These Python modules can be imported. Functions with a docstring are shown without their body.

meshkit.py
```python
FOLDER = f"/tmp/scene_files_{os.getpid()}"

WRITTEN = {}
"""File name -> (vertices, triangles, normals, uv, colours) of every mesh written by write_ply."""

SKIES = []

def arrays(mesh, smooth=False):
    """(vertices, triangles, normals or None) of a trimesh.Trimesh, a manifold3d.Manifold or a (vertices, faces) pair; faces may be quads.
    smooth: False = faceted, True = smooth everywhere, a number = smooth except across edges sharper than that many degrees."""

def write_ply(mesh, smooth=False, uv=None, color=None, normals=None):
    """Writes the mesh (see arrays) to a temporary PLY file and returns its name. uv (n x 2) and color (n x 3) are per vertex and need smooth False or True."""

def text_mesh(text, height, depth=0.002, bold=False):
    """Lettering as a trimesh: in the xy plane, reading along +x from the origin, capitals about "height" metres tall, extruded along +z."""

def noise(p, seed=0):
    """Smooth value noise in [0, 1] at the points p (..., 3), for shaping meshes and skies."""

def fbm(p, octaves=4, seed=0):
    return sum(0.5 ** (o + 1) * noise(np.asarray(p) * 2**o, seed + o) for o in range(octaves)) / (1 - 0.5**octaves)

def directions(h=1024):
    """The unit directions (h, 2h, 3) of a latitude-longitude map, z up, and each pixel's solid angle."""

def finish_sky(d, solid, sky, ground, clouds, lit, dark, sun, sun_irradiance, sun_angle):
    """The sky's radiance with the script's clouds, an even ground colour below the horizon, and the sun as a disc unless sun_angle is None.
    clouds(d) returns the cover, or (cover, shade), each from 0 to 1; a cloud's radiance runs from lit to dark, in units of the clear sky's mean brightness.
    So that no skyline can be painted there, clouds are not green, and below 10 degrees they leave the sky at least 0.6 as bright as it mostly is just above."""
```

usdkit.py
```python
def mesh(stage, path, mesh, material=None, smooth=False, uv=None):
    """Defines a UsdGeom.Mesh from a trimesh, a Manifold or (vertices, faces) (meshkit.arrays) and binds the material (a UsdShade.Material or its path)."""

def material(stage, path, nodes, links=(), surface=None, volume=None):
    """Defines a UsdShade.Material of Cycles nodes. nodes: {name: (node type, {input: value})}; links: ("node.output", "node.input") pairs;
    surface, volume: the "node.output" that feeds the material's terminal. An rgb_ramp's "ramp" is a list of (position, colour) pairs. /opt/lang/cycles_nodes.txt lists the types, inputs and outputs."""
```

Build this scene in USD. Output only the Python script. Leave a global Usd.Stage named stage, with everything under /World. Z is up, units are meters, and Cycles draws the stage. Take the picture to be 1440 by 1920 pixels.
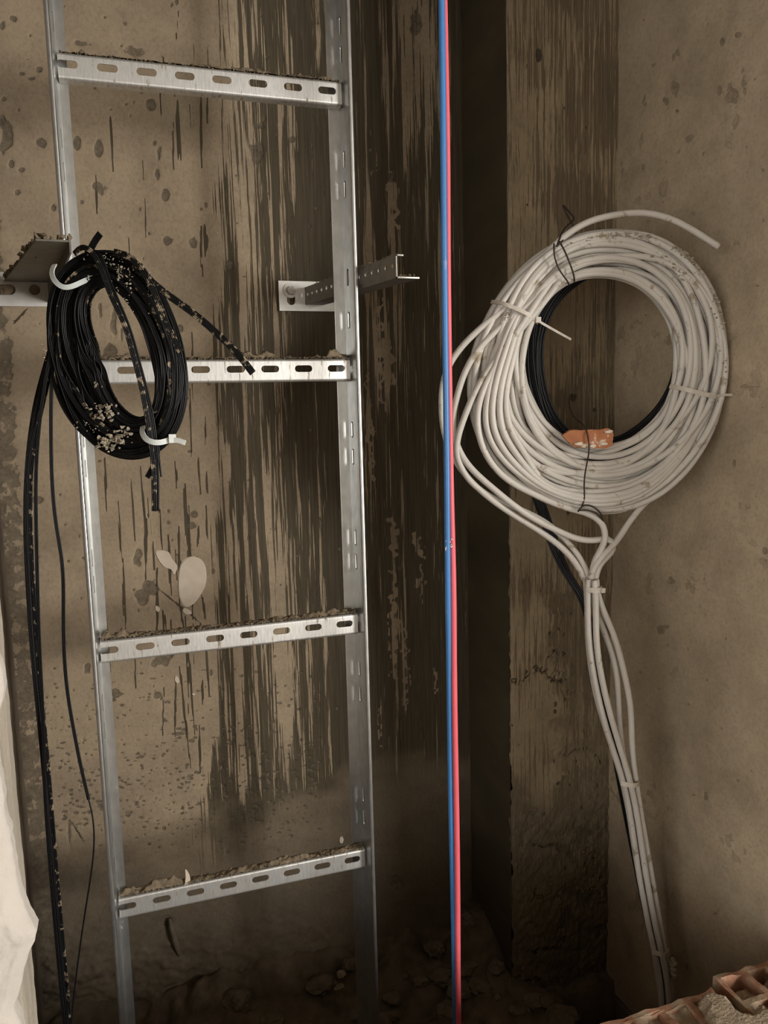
import math, numpy as np, trimesh, manifold3d as m3d
import usdkit, meshkit
from pxr import Usd, UsdGeom, UsdLux, Gf, Sdf, Vt
from shapely.geometry import Polygon, Point, box as sbox, LineString
from shapely import affinity
from scipy.interpolate import CubicSpline

stage = Usd.Stage.CreateInMemory()
UsdGeom.SetStageUpAxis(stage, UsdGeom.Tokens.z); UsdGeom.SetStageMetersPerUnit(stage, 1.0)
UsdGeom.Xform.Define(stage, '/World'); UsdGeom.Scope.Define(stage, '/World/Looks')

# ------------------------------------------------------------------ camera, light, exposure
F = 1500.0                                            # focal length in pixels of the 1440 x 1920 frame
ROT = np.array([[0.9486670453205348, -0.3152449689028809, -0.025523454002703866],
                [-0.06418079707701504, -0.11286076500930298, -0.9915358152926569],
                [0.30969608071360133, 0.9422754678452244, -0.12729996185269643]])   # rows: right, down, forward
CAM = np.array([0.0245, -0.8973303, 0.8422523])
cam = UsdGeom.Camera.Define(stage, '/World/camera')
cam.CreateHorizontalApertureAttr(36.0); cam.CreateVerticalApertureAttr(48.0)
cam.CreateFocalLengthAttr(F / 1440 * 36.0); cam.CreateClippingRangeAttr(Gf.Vec2f(0.01, 100))
M = np.eye(4); M[0, :3] = ROT[0]; M[1, :3] = -ROT[1]; M[2, :3] = -ROT[2]; M[3, :3] = CAM
cam.AddTransformOp().Set(Gf.Matrix4d(*M.ravel().tolist()))
cam.CreateExposureAttr(0.0)

def aim(prim, pos, target):
    z = np.array(pos, float) - np.array(target, float); z /= np.linalg.norm(z)
    x = np.cross([0, 0, 1.0], z); x /= np.linalg.norm(x); y = np.cross(z, x)
    A = np.eye(4); A[0, :3] = x; A[1, :3] = y; A[2, :3] = z; A[3, :3] = pos
    prim.AddTransformOp().Set(Gf.Matrix4d(*A.ravel().tolist()))

# daylight through the window of the room the shaft opens on, to the right behind the camera
win = UsdLux.RectLight.Define(stage, '/World/window_light')
win.CreateWidthAttr(0.5); win.CreateHeightAttr(0.9); win.CreateIntensityAttr(40.0); win.CreateColorAttr(Gf.Vec3f(1.0, 0.975, 0.93))
aim(win, (1.78, -2.25, 0.84), (0.20, 0.1, 0.85))
dome = UsdLux.DomeLight.Define(stage, '/World/room_ambient')
dome.CreateIntensityAttr(1.55); dome.CreateColorAttr(Gf.Vec3f(1.0, 0.97, 0.92))

# ------------------------------------------------------------------ helpers
def ray(px, py): return ROT.T @ np.array([(px - 720) / F, (py - 960) / F, 1.0])
def at(px, py, Y):                                    # the point on the plane y = Y that the photograph shows at a pixel
    d = ray(px, py); return CAM + d * (Y - CAM[1]) / d[1]
def on_plane(px, py, C, n):
    d = ray(px, py); return CAM + d * (np.dot(np.asarray(C) - CAM, n) / np.dot(d, n))
def project(P):
    d = (np.asarray(P) - CAM) @ ROT.T
    return 720 + F * d[..., 0] / d[..., 2], 960 + F * d[..., 1] / d[..., 2]

USED = {}
def numbered(parent, name):
    k = USED.get((parent, name), 0); USED[(parent, name)] = k + 1
    return f'{parent}/{name}' + (f'_{k:03d}' if k else '')
def tag(p, label=None, cat=None, group=None, kind=None):
    p = p.GetPrim() if hasattr(p, 'GetPrim') else p
    for k, v in (('label', label), ('category', cat), ('group', group), ('kind', kind)):
        if v: p.SetCustomDataByKey(k, v)
    return p
def thing(name, label=None, cat=None, loc=(0, 0, 0), group=None, kind=None):
    path = numbered('/World', name)
    x = UsdGeom.Xform.Define(stage, path); x.AddTranslateOp().Set(Gf.Vec3d(*map(float, loc)))
    tag(x, label, cat, group, kind); LOC[path] = np.array(loc, float)
    return path
LOC = {}
def loc_of(path):
    while path not in LOC:
        if path.count('/') <= 1: return np.zeros(3)
        path = path.rsplit('/', 1)[0]
    return LOC[path]
def obj(name, mesh, mat, parent='/World', smooth=40, prim=None, label=None, cat=None, group=None, kind=None):
    if isinstance(mesh, list): mesh = trimesh.util.concatenate(mesh)
    v, f, n = meshkit.arrays(mesh, smooth)
    path = numbered(parent, name)
    m = usdkit.mesh(stage, path, (v - loc_of(parent), f), mat, smooth=False)
    if n is not None:
        m.CreateNormalsAttr(Vt.Vec3fArray.FromNumpy(n.astype(np.float32))); m.SetNormalsInterpolation('vertex')
    for k, a in (prim or {}).items():
        UsdGeom.PrimvarsAPI(m).CreatePrimvar(k, Sdf.ValueTypeNames.FloatArray, 'vertex').Set(Vt.FloatArray.FromNumpy(np.asarray(a, np.float32)))
    tag(m, label, cat, group, kind)
    return path
def man(m): 
    q = m.to_mesh(); return trimesh.Trimesh(q.vert_properties[:, :3], q.tri_verts, process=False)
def box(x0, x1, y0, y1, z0, z1):
    b = trimesh.creation.box((x1 - x0, y1 - y0, z1 - z0)); b.apply_translation(((x0 + x1) / 2, (y0 + y1) / 2, (z0 + z1) / 2)); return b
def mbox(x0, x1, y0, y1, z0, z1):
    return m3d.Manifold.cube((x1 - x0, y1 - y0, z1 - z0)).translate((x0, y0, z0))
def spline(P, n, closed=False):
    P = np.asarray(P, float)
    if closed: P = np.vstack([P, P[:1]])
    t = np.r_[0, np.cumsum(np.linalg.norm(np.diff(P, axis=0), axis=1))]
    cs = CubicSpline(t, P, bc_type='periodic' if closed else 'natural')
    return cs(np.linspace(0, t[-1], n, endpoint=not closed))
def frames(P, closed):
    T = (np.roll(P, -1, 0) - np.roll(P, 1, 0)) if closed else np.gradient(P, axis=0)
    T /= np.linalg.norm(T, axis=1, keepdims=True) + 1e-12
    A = np.zeros_like(P); a = np.cross(T[0], [0.3, 0.9, 0.2]); a /= np.linalg.norm(a)
    for i in range(len(P)):
        a = a - np.dot(a, T[i]) * T[i]; a /= np.linalg.norm(a); A[i] = a
    return T, A, np.cross(T, A)
def skin(V, n, s, closed):                            # V: n rings of s points
    i, j = np.meshgrid(np.arange(n if closed else n - 1), np.arange(s), indexing='ij')
    k = (i + 1) % n
    q = np.stack([i * s + j, i * s + (j + 1) % s, k * s + (j + 1) % s, k * s + j], -1).reshape(-1, 4)
    f = np.vstack([q[:, [0, 1, 2]], q[:, [0, 2, 3]]])
    if not closed:
        c0, c1 = len(V), len(V) + 1
        V = np.vstack([V, V[:s].mean(0), V[-s:].mean(0)])
        jj = np.arange(s)
        f = np.vstack([f, np.stack([np.full(s, c0), (jj + 1) % s, jj], 1), np.stack([np.full(s, c1), (n - 1) * s + jj, (n - 1) * s + (jj + 1) % s], 1)])
    return trimesh.Trimesh(V, f, process=False)
def tube(P, r, sides=9, closed=False):
    P = np.asarray(P, float); T, A, B = frames(P, closed); g = np.arange(sides) * 2 * np.pi / sides
    r = np.broadcast_to(r, (len(P),))
    V = P[:, None] + r[:, None, None] * (np.cos(g)[None, :, None] * A[:, None] + np.sin(g)[None, :, None] * B[:, None])
    return skin(V.reshape(-1, 3), len(P), sides, closed)
def ribbon(P, w, t, up, closed=False):                # flat band of width w along `up`, thickness t
    P = np.asarray(P, float); T, _, _ = frames(P, closed); U = np.broadcast_to(up, P.shape).astype(float).copy()
    U -= (U * T).sum(1, keepdims=True) * T; U /= np.linalg.norm(U, axis=1, keepdims=True); N = np.cross(T, U)
    w = np.broadcast_to(w, (len(P),))[:, None, None] / 2; c = np.array([(-1, -1), (1, -1), (1, 1), (-1, 1)]) * [1, t / 2]
    V = P[:, None] + w * c[None, :, :1] * U[:, None] + c[None, :, 1:] * N[:, None]
    return skin(V.reshape(-1, 3), len(P), 4, closed)
def lump(c, r, seed, sub=2, rough=0.35, flat=1.0):
    s = trimesh.creation.icosphere(subdivisions=sub); v = np.array(s.vertices)
    d = 1 + rough * (meshkit.fbm(v * 1.7 + seed * 7.3, 3, seed) - 0.5) * 2
    v = v * d[:, None] * np.asarray(r) * [1, 1, flat]
    return trimesh.Trimesh(v + np.asarray(c), s.faces, process=False)
def crumb(c, r, seed, sub=None, rough=None):
    g = np.random.default_rng(1000 + seed); q = g.normal(size=(11, 3)); q /= np.linalg.norm(q, axis=1, keepdims=True); q *= g.uniform(.55, 1.15, (11, 1)) * np.asarray(r) * np.array(g.uniform(.7, 1.3, 3))
    h = trimesh.convex.convex_hull(q); return trimesh.Trimesh(np.array(h.vertices) + np.asarray(c), h.faces, process=False)
def flake(poly, thick, Y, seed=0, bump=0.0):          # a thin piece on the back wall: outline in pixels, triangulated, with real thickness
    p = np.array([at(x, y, Y)[[0, 2]] for x, y in poly])
    e = trimesh.creation.extrude_polygon(Polygon(p).buffer(0), thick, engine='earcut')
    v = np.array(e.vertices); front = v[:, 2] > thick / 2
    return trimesh.Trimesh(np.c_[v[:, 0], Y - v[:, 2], v[:, 1]], e.faces[:, ::-1], process=False)

# ------------------------------------------------------------------ materials
def mat(name, nodes, links, surface='p.BSDF'): return usdkit.material(stage, f'/World/Looks/{name}', nodes, links, surface=surface)
def plain(name, col, rough=0.5, metal=0.0, var=0.15, scale=60.0, bump=0.0, spec=0.5, dirt=None, dirt_at=0.62, dirt_scale=45.0, stretch=(1, 1, 1), extra=None):
    n = {'g': ('texture_coordinate', {}), 'mp': ('mapping', {'scale': stretch}), 'n': ('noise_texture', {'scale': scale, 'detail': 4.0}),
         'r': ('rgb_ramp', {'ramp': [(0.25, tuple(c * (1 - var) for c in col)), (0.75, tuple(min(1, c * (1 + var)) for c in col))]}),
         'p': ('principled_bsdf', {'roughness': rough, 'metallic': metal, 'specular_ior_level': spec, **(extra or {})})}
    l = [('g.object', 'mp.vector'), ('mp.vector', 'n.vector'), ('n.fac', 'r.fac')]
    if dirt is not None:
        n['dn'] = ('noise_texture', {'scale': dirt_scale, 'detail': 6.0, 'roughness': 0.65})
        n['dm'] = ('map_range', {'from_min': dirt_at, 'from_max': dirt_at + 0.06, 'clamp': True})
        n['mx'] = ('mix_color', {'b': dirt}); n['im'] = ('map_range', {'from_min': 0.0, 'from_max': 1.0, 'to_min': metal, 'to_max': 0.0})
        l += [('mp.vector', 'dn.vector'), ('dn.fac', 'dm.value'), ('dm.result', 'mx.fac'), ('r.color', 'mx.a'), ('mx.result', 'p.base_color')]
        if metal > 0: l += [('dm.result', 'im.value'), ('im.result', 'p.metallic')]
    else: l += [('r.color', 'p.base_color')]
    if bump:
        n['b'] = ('bump', {'strength': 1.0, 'distance': bump}); n['bn'] = ('noise_texture', {'scale': scale * 4, 'detail': 5.0})
        l += [('g.object', 'bn.vector'), ('bn.fac', 'b.height'), ('b.normal', 'p.normal')]
    return mat(name, n, l)

LIGHT = (0.320, 0.247, 0.166); DARK = (0.066, 0.0505, 0.029); GREY = (0.105, 0.083, 0.056)
def concrete(name, stretch, light=LIGHT, dark=DARK, chipc=GREY, fine=(1, 1, 1), relief=0.0006):
    """Concrete with a pale surface film that has peeled in streaks. Vertex data: bias = how much of the film is gone, chip = pits, stains and a shaded corner, tone = paleness of the film with painted shade."""
    n = {'g': ('geometry', {}), 'm1': ('mapping', {'scale': stretch}), 'm2': ('mapping', {'scale': tuple(q * s for q, s in zip((2.9, 2.9, 3.2), stretch)), 'location': (3.1, 0.7, 1.9)}),
         'n1': ('noise_texture', {'scale': 1.0, 'detail': 3.0, 'roughness': 0.55, 'distortion': 0.25}), 'n2': ('noise_texture', {'scale': 1.0, 'detail': 4.0, 'roughness': 0.6}),
         'bias': ('attribute', {'attribute': 'bias'}), 'chip': ('attribute', {'attribute': 'chip'}), 'tone': ('attribute', {'attribute': 'tone'}), 'soft': ('attribute', {'attribute': 'soft'}), 'sinv': ('math', {'math_type': 'subtract', 'value1': 1.0}), 'mkk': ('math', {'math_type': 'multiply'}),
         'a1': ('math', {'math_type': 'multiply_add', 'value2': 0.53}), 'a0': ('math', {'math_type': 'multiply', 'value2': 0.47}),
         'a2': ('math', {'math_type': 'add'}), 'mk': ('map_range', {'range_type': 'smoothstep', 'from_min': 0.487, 'from_max': 0.513, 'clamp': True}),
         'mott': ('noise_texture', {'scale': 14.0, 'detail': 6.0, 'roughness': 0.62}), 'lr': ('rgb_ramp', {'ramp': [(0.28, tuple(c * 0.74 for c in light)), (0.5, light), (0.72, tuple(c * 1.18 for c in light))]}),
         'ms': ('mapping', {'scale': fine}), 'spk': ('noise_texture', {'scale': 260.0, 'detail': 4.0, 'roughness': 0.7}), 'sr': ('rgb_ramp', {'ramp': [(0.25, (0.76, 0.76, 0.76)), (0.5, (1, 1, 1)), (0.75, (1.12, 1.11, 1.09))]}),
         'dr': ('rgb_ramp', {'ramp': [(0.3, tuple(c * 0.7 for c in dark)), (0.5, dark), (0.72, tuple(c * 1.5 for c in dark))]}),
         'lt': ('mix_color', {'blend_type': 'multiply', 'fac': 1.0, 'use_clamp': False}), 'lt2': ('mix_color', {'blend_type': 'multiply', 'fac': 1.0, 'use_clamp': False}), 'cmb': ('mix_color', {}), 'chn': ('math', {'math_type': 'multiply_add', 'value2': 0.9}),
         'ch0': ('math', {'math_type': 'subtract', 'value2': 0.5}), 'chm': ('map_range', {'range_type': 'smoothstep', 'from_min': 0.38, 'from_max': 0.62, 'to_max': 0.8, 'clamp': True}), 'fin': ('mix_color', {}), 'mid': ('noise_texture', {'scale': 110.0, 'detail': 5.0, 'roughness': 0.7}), 'cr': ('rgb_ramp', {'ramp': [(0.3, tuple(c * 0.35 for c in chipc)), (0.5, chipc), (0.7, tuple(c * 1.7 for c in chipc))]}), 'md0': ('math', {'math_type': 'subtract', 'value2': 0.5}), 'md1': ('math', {'math_type': 'multiply_add', 'value2': 1.5}),
         'hs': ('math', {'math_type': 'add'}), 'hm': ('math', {'math_type': 'multiply', 'value2': -0.6}), 'hx': ('math', {'math_type': 'multiply_add', 'value2': 0.35}), 'hy': ('math', {'math_type': 'multiply_add', 'value2': -0.8}),
         'b': ('bump', {'strength': 0.9, 'distance': relief}), 'p': ('principled_bsdf', {'roughness': 0.78, 'specular_ior_level': 0.35})}
    l = [('g.position', 'm1.vector'), ('g.position', 'm2.vector'), ('g.position', 'ms.vector'), ('m1.vector', 'n1.vector'), ('m2.vector', 'n2.vector'), ('g.position', 'mott.vector'), ('ms.vector', 'spk.vector'),
         ('n2.fac', 'a0.value1'), ('n1.fac', 'a1.value1'), ('a0.value', 'a1.value3'), ('a1.value', 'a2.value1'), ('bias.fac', 'a2.value2'), ('a2.value', 'mk.value'),
         ('mott.fac', 'lr.fac'), ('n2.fac', 'dr.fac'), ('spk.fac', 'sr.fac'), ('lr.color', 'lt.a'), ('sr.color', 'lt.b'), ('lt.result', 'lt2.a'), ('tone.color', 'lt2.b'),
         ('lt2.result', 'cmb.a'), ('dr.color', 'cmb.b'), ('soft.fac', 'sinv.value2'), ('sinv.value', 'mkk.value1'), ('mk.result', 'mkk.value2'), ('mkk.value', 'cmb.fac'),
         ('spk.fac', 'ch0.value1'), ('ch0.value', 'chn.value1'), ('g.position', 'mid.vector'), ('mid.fac', 'cr.fac'), ('cr.color', 'fin.b'), ('mid.fac', 'md0.value1'), ('md0.value', 'md1.value1'), ('chip.fac', 'md1.value3'), ('md1.value', 'chn.value3'), ('chn.value', 'chm.value'), ('cmb.result', 'fin.a'), ('chm.result', 'fin.fac'), ('fin.result', 'p.base_color'),
         ('mkk.value', 'hm.value1'), ('spk.fac', 'hx.value1'), ('hm.value', 'hx.value3'), ('chm.result', 'hy.value1'), ('hx.value', 'hy.value3'), ('hy.value', 'b.height'), ('b.normal', 'p.normal')]
    return mat(name, n, l)

M_BACK = concrete('streaked_concrete', (135, 1, 3.3), fine=(1, 1, 0.8))
M_PIER = concrete('board_marked_concrete', (230, 230, 6), light=(0.285, 0.22, 0.138), dark=(0.125, 0.095, 0.058), chipc=(0.035, 0.026, 0.016), fine=(1, 1, 0.4))
M_RIGHT = concrete('smooth_concrete', (20, 20, 20), light=(0.385, 0.304, 0.208), dark=(0.27, 0.212, 0.144), chipc=(0.19, 0.148, 0.10), relief=0.0004)
M_RAW = plain('raw_concrete', (0.14, 0.11, 0.08), 0.85, var=0.3, scale=25, bump=0.001)
M_ROOM = plain('added_wall_plaster', (0.5, 0.47, 0.42), 0.9, var=0.1, scale=3)
M_DIRT = plain('dirt_and_mortar', (0.115, 0.088, 0.06), 0.95, var=0.45, scale=40, bump=0.0012, spec=0.2)
M_DUST = plain('mortar_dust', (0.22, 0.172, 0.115), 0.95, var=0.45, scale=160, bump=0.0006, spec=0.2)
M_LUMP = plain('mortar_lump', (0.14, 0.112, 0.08), 0.95, var=0.35, scale=70, bump=0.0008, spec=0.2)
M_SPLAT = plain('pale_mortar', (0.62, 0.53, 0.425), 0.85, var=0.07, scale=90, bump=0.0003, spec=0.25)
M_CREAM = plain('grey_cement_crust', (0.38, 0.33, 0.255), 0.95, var=0.3, scale=180, bump=0.0008, spec=0.2)
M_PLASTER = plain('white_plaster', (0.50, 0.455, 0.405), 0.85, var=0.07, scale=30, bump=0.0015, spec=0.3)
M_REVEAL = plain('reveal_concrete', (0.36, 0.315, 0.25), 0.85, var=0.28, scale=60, bump=0.0007, stretch=(1, 1, 0.12))
M_ZINC = plain('galvanized_steel', (0.58, 0.585, 0.575), 0.33, metal=0.9, var=0.14, scale=120, dirt=(0.30, 0.25, 0.18), dirt_at=0.66, dirt_scale=60, stretch=(1, 1, 0.6))
M_ZINC2 = plain('galvanized_rung', (0.70, 0.69, 0.665), 0.46, metal=0.75, var=0.16, scale=160, dirt=(0.30, 0.25, 0.18), dirt_at=0.585, dirt_scale=60, stretch=(3.2, 1, 0.45))
M_PLATE = plain('bright_zinc_plate', (0.78, 0.76, 0.71), 0.5, metal=0.35, var=0.1, scale=60, dirt=(0.34, 0.28, 0.2), dirt_at=0.66)
M_ARM = plain('dull_zinc', (0.23, 0.215, 0.185), 0.5, metal=0.6, var=0.2, scale=90, dirt=(0.2, 0.16, 0.11), dirt_at=0.60)
M_BOLT = plain('bolt_steel', (0.42, 0.39, 0.34), 0.4, metal=0.8, var=0.2, scale=200)
M_WHITE = plain('white_sheath', (0.535, 0.50, 0.45), 0.5, var=0.06, scale=25, dirt=(0.30, 0.245, 0.175), dirt_at=0.60, dirt_scale=52)
M_BLACK = plain('black_sheath', (0.0042, 0.0042, 0.0052), 0.45, spec=0.34, var=0.3, scale=60, dirt=(0.10, 0.085, 0.065), dirt_at=0.69, dirt_scale=150)
M_DUSTY = plain('dusty_black_sheath', (0.008, 0.0075, 0.0075), 0.5, spec=0.3, var=0.3, scale=60, dirt=(0.36, 0.29, 0.2), dirt_at=0.55, dirt_scale=170)
M_BLUE = plain('blue_sheath', (0.055, 0.20, 0.48), 0.42, var=0.1, scale=30, dirt=(0.25, 0.36, 0.55), dirt_at=0.62, dirt_scale=42, stretch=(1, 1, 0.3))
M_RED = plain('red_sheath', (0.76, 0.125, 0.155), 0.45, var=0.08, scale=30, dirt=(0.74, 0.24, 0.26), dirt_at=0.63, dirt_scale=42, stretch=(1, 1, 0.3))
M_NYLON = plain('white_nylon', (0.78, 0.76, 0.72), 0.4, var=0.04, scale=50, extra={'subsurface_weight': 0.2, 'subsurface_scale': 0.002})
M_NYLON2 = plain('dusty_nylon', (0.52, 0.47, 0.40), 0.5, var=0.15, scale=120)
M_RUST = plain('rusty_wire', (0.045, 0.03, 0.02), 0.7, metal=0.3, var=0.4, scale=200)
M_BRICK = plain('orange_brick', (0.32, 0.17, 0.105), 0.9, var=0.25, scale=70, bump=0.0006, spec=0.2, dirt=(0.36, 0.275, 0.19), dirt_at=0.50, dirt_scale=38)
M_SHARD = plain('brick_shard', (0.36, 0.145, 0.07), 0.85, var=0.2, scale=70, bump=0.0006, spec=0.2, dirt=(0.6, 0.5, 0.4), dirt_at=0.58, dirt_scale=75)
M_MORTAR = plain('brick_mortar', (0.36, 0.29, 0.205), 0.95, var=0.22, scale=90, bump=0.002, spec=0.2)

# ------------------------------------------------------------------ the setting
rng = np.random.default_rng(7)
YB, XC, YC, XR, XL = 0.18, 0.508, 0.0435, 0.667, -0.118     # back wall, column side, column front, right wall, left wall
ZT = 1.95
def grid(o, u, v, lu, lv, step):
    nu, nv = int(lu / step) + 1, int(lv / step) + 1
    a, b = np.meshgrid(np.linspace(0, lu, nu), np.linspace(0, lv, nv), indexing='ij')
    P = np.asarray(o, float) + a[..., None] * np.asarray(u, float) + b[..., None] * np.asarray(v, float)
    i = np.arange(nu * nv).reshape(nu, nv)
    q = np.stack([i[:-1, :-1], i[1:, :-1], i[1:, 1:], i[:-1, 1:]], -1).reshape(-1, 4)
    return P.reshape(-1, 3), np.vstack([q[:, [0, 1, 2]], q[:, [0, 2, 3]]])
def smooth01(x, a, b): t = np.clip((x - a) / (b - a), 0, 1); return t * t * (3 - 2 * t)
def blobs(px, py, items, wob):
    out = np.zeros_like(px)
    for x, y, a, b, s in items:
        a, b = 0.8 * a, 0.8 * b
        k = (np.abs(px - x) < a * 2.5) & (np.abs(py - y) < b * 2.5)
        d = np.sqrt(((px[k] - x) / a) ** 2 + ((py[k] - y) / b) ** 2) + wob[k]
        out[k] = np.maximum(out[k], s * (1 - smooth01(d, 0.6, 1.35)))
    return out
def lines(px, py, segs):
    out = np.zeros_like(px)
    for x0, y0, x1, y1, w, s in segs:
        k = (px > min(x0, x1) - 3 * w) & (px < max(x0, x1) + 3 * w) & (py > min(y0, y1) - 3 * w) & (py < max(y0, y1) + 3 * w)
        t = np.clip(((px[k] - x0) * (x1 - x0) + (py[k] - y0) * (y1 - y0)) / ((x1 - x0) ** 2 + (y1 - y0) ** 2), 0, 1)
        d = np.hypot(px[k] - x0 - t * (x1 - x0), py[k] - y0 - t * (y1 - y0)); ww = w * (0.45 + 0.55 * np.sin(np.pi * np.clip(t, 0.04, 0.96)))
        out[k] = np.maximum(out[k], s * (1 - smooth01(d, 0.5 * ww, 1.3 * ww)))
    return out

# back wall
P, Fc = grid((XL - 0.01, YB, -0.02), (1, 0, 0), (0, 0, 1), XC - XL + 0.02, 1.50, 0.0016)
px, py = project(P)
w1 = meshkit.fbm(P * 40, 3, 3) - 0.5; w2 = meshkit.fbm(P * [120, 1, 90], 2, 9) - 0.5; w3 = meshkit.fbm(P * 9, 3, 5) - 0.5
wst = meshkit.fbm(P * [45, 1, 2.2], 2, 21) - 0.5
# how much of the pale film is gone: little on the left, most of it on the right, none of it left low down
bias = np.interp(px + 60 * w3, [0, 150, 330, 395, 425, 470, 520, 570, 620, 660, 720, 790, 830, 880],
                 [-0.30, -0.24, -0.19, -0.13, 0.01, -0.01, -0.015, 0.045, 0.095, 0.06, 0.055, 0.035, 0.045, 0.09])
bias += np.interp(py, [0, 250, 450, 1000, 1250, 1500], [0.0, 0.0, 0.02, 0.015, 0.01, 0.03]) * (px > 380)
bias -= 0.055 * smooth01(px, 690, 740) * (1 - smooth01(py, 150, 330)) 
bias += 0.25 * wst * smooth01(px, 330, 420)
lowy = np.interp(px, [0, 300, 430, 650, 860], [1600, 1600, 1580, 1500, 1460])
low = smooth01(py + 170 * w3 + 60 * w1, lowy - 60, lowy + 70)                    # smeared mortar low down, plus the painted sill shade
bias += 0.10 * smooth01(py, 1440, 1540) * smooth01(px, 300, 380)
chips = [(3, 227, 8, 18, 1), (13, 262, 13, 34, 1), (76, 264, 11, 17, .9), (144, 270, 10, 18, 1), (184, 283, 9, 25, 1), (264, 265, 8, 20, 1), (289, 268, 9, 10, .9), (298, 295, 5, 26, .95), (295, 330, 4, 17, 1), (187, 350, 14, 15, .9),
         (311, 362, 8, 12, 1), (283, 198, 7, 13, .85), (32, 361, 8, 8, .9), (153, 379, 6, 7, .8), (21, 307, 6, 9, .9), (41, 318, 7, 5, .8), (41, 138, 8, 6, 1), (58, 147, 11, 5, 1), (73, 130, 7, 6, 1), (100, 388, 5, 9, 1), (5, 45, 5, 9, .8), (25, 34, 8, 7, .8),
         (313, 450, 8, 10, 1), (363, 453, 7, 14, .9), (172, 552, 4, 24, 1), (187, 578, 5, 30, 1), (213, 593, 6, 40, 1), (204, 660, 13, 16, .9), (228, 622, 2, 26, 1), (338, 616, 5, 6, .9), (355, 847, 7, 4, .9), (364, 965, 8, 8, 1), (360, 986, 8, 7, .9),
         (523, 854, 9, 14, 1), (73, 938, 20, 9, .85), (112, 927, 7, 7, .8), (258, 1046, 8, 22, .95), (280, 1100, 16, 14, 1), (268, 1120, 12, 14, 1), (300, 1234, 19, 17, 1), (295, 1302, 9, 8, 1), (163, 1252, 9, 16, .95), (214, 1300, 9, 7, .8), (120, 1205, 5, 4, 1), (548, 263, 8, 8, 1),
         (480, 282, 10, 22, .9), (488, 236, 14, 7, 1), (495, 222, 5, 9, .9), (735, 330, 9, 12, 1), (780, 42, 10, 22, .9), (430, 495, 9, 12, .9), (250, 95, 30, 10, .6), (150, 82, 20, 6, .7), (233, 41, 10, 10, .55), (750, 1065, 10, 8, 1), (312, 1730, 12, 14, .8),
         (744, 1655, 12, 14, .8), (520, 770, 6, 10, .9), (60, 1620, 12, 20, .7), (130, 1560, 3, 30, .7)]
r2 = np.random.default_rng(12)
for _ in range(170):                                     # small pits all over
    chips.append((r2.uniform(0, 640), r2.uniform(0, 1500), r2.uniform(1.6, 4.2), r2.uniform(1.8, 5), r2.uniform(.7, 1)))
for _ in range(900):                                     # splashes of grit low on the wall
    y = r2.triangular(1220, 1500, 1610); chips.append((r2.uniform(30, 600), y, r2.uniform(2.0, 5.5), r2.uniform(1.4, 2.8), r2.uniform(.75, 1)))
segs = [(297, 1104, 378, 1170, 2.2, 1), (337, 1250, 357, 1440, 2.4, 1), (130, 1535, 165, 1590, 2, .9), (355, 1250, 352, 1230, 2, .8), (26, 606, 52, 578, 3, .9)]
for _ in range(42):                                     # long thin splinters gone from the film
    x = 390 - abs(r2.normal(0, 90)); y = r2.uniform(0, 1420); segs.append((x, y, x + r2.normal(2, 3), y + r2.uniform(25, 150), r2.uniform(1.3, 2.8), 1))
for _ in range(30):
    x = r2.uniform(190, 390); y = r2.uniform(840, 1250); segs.append((x, y, x + r2.normal(5, 4), y + r2.uniform(40, 140), r2.uniform(1.5, 3.4), 1))
splin = lines(px, py, segs); bias = np.where(splin > 0.02, np.maximum(bias, -0.16 + 0.30 * splin), bias)
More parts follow.
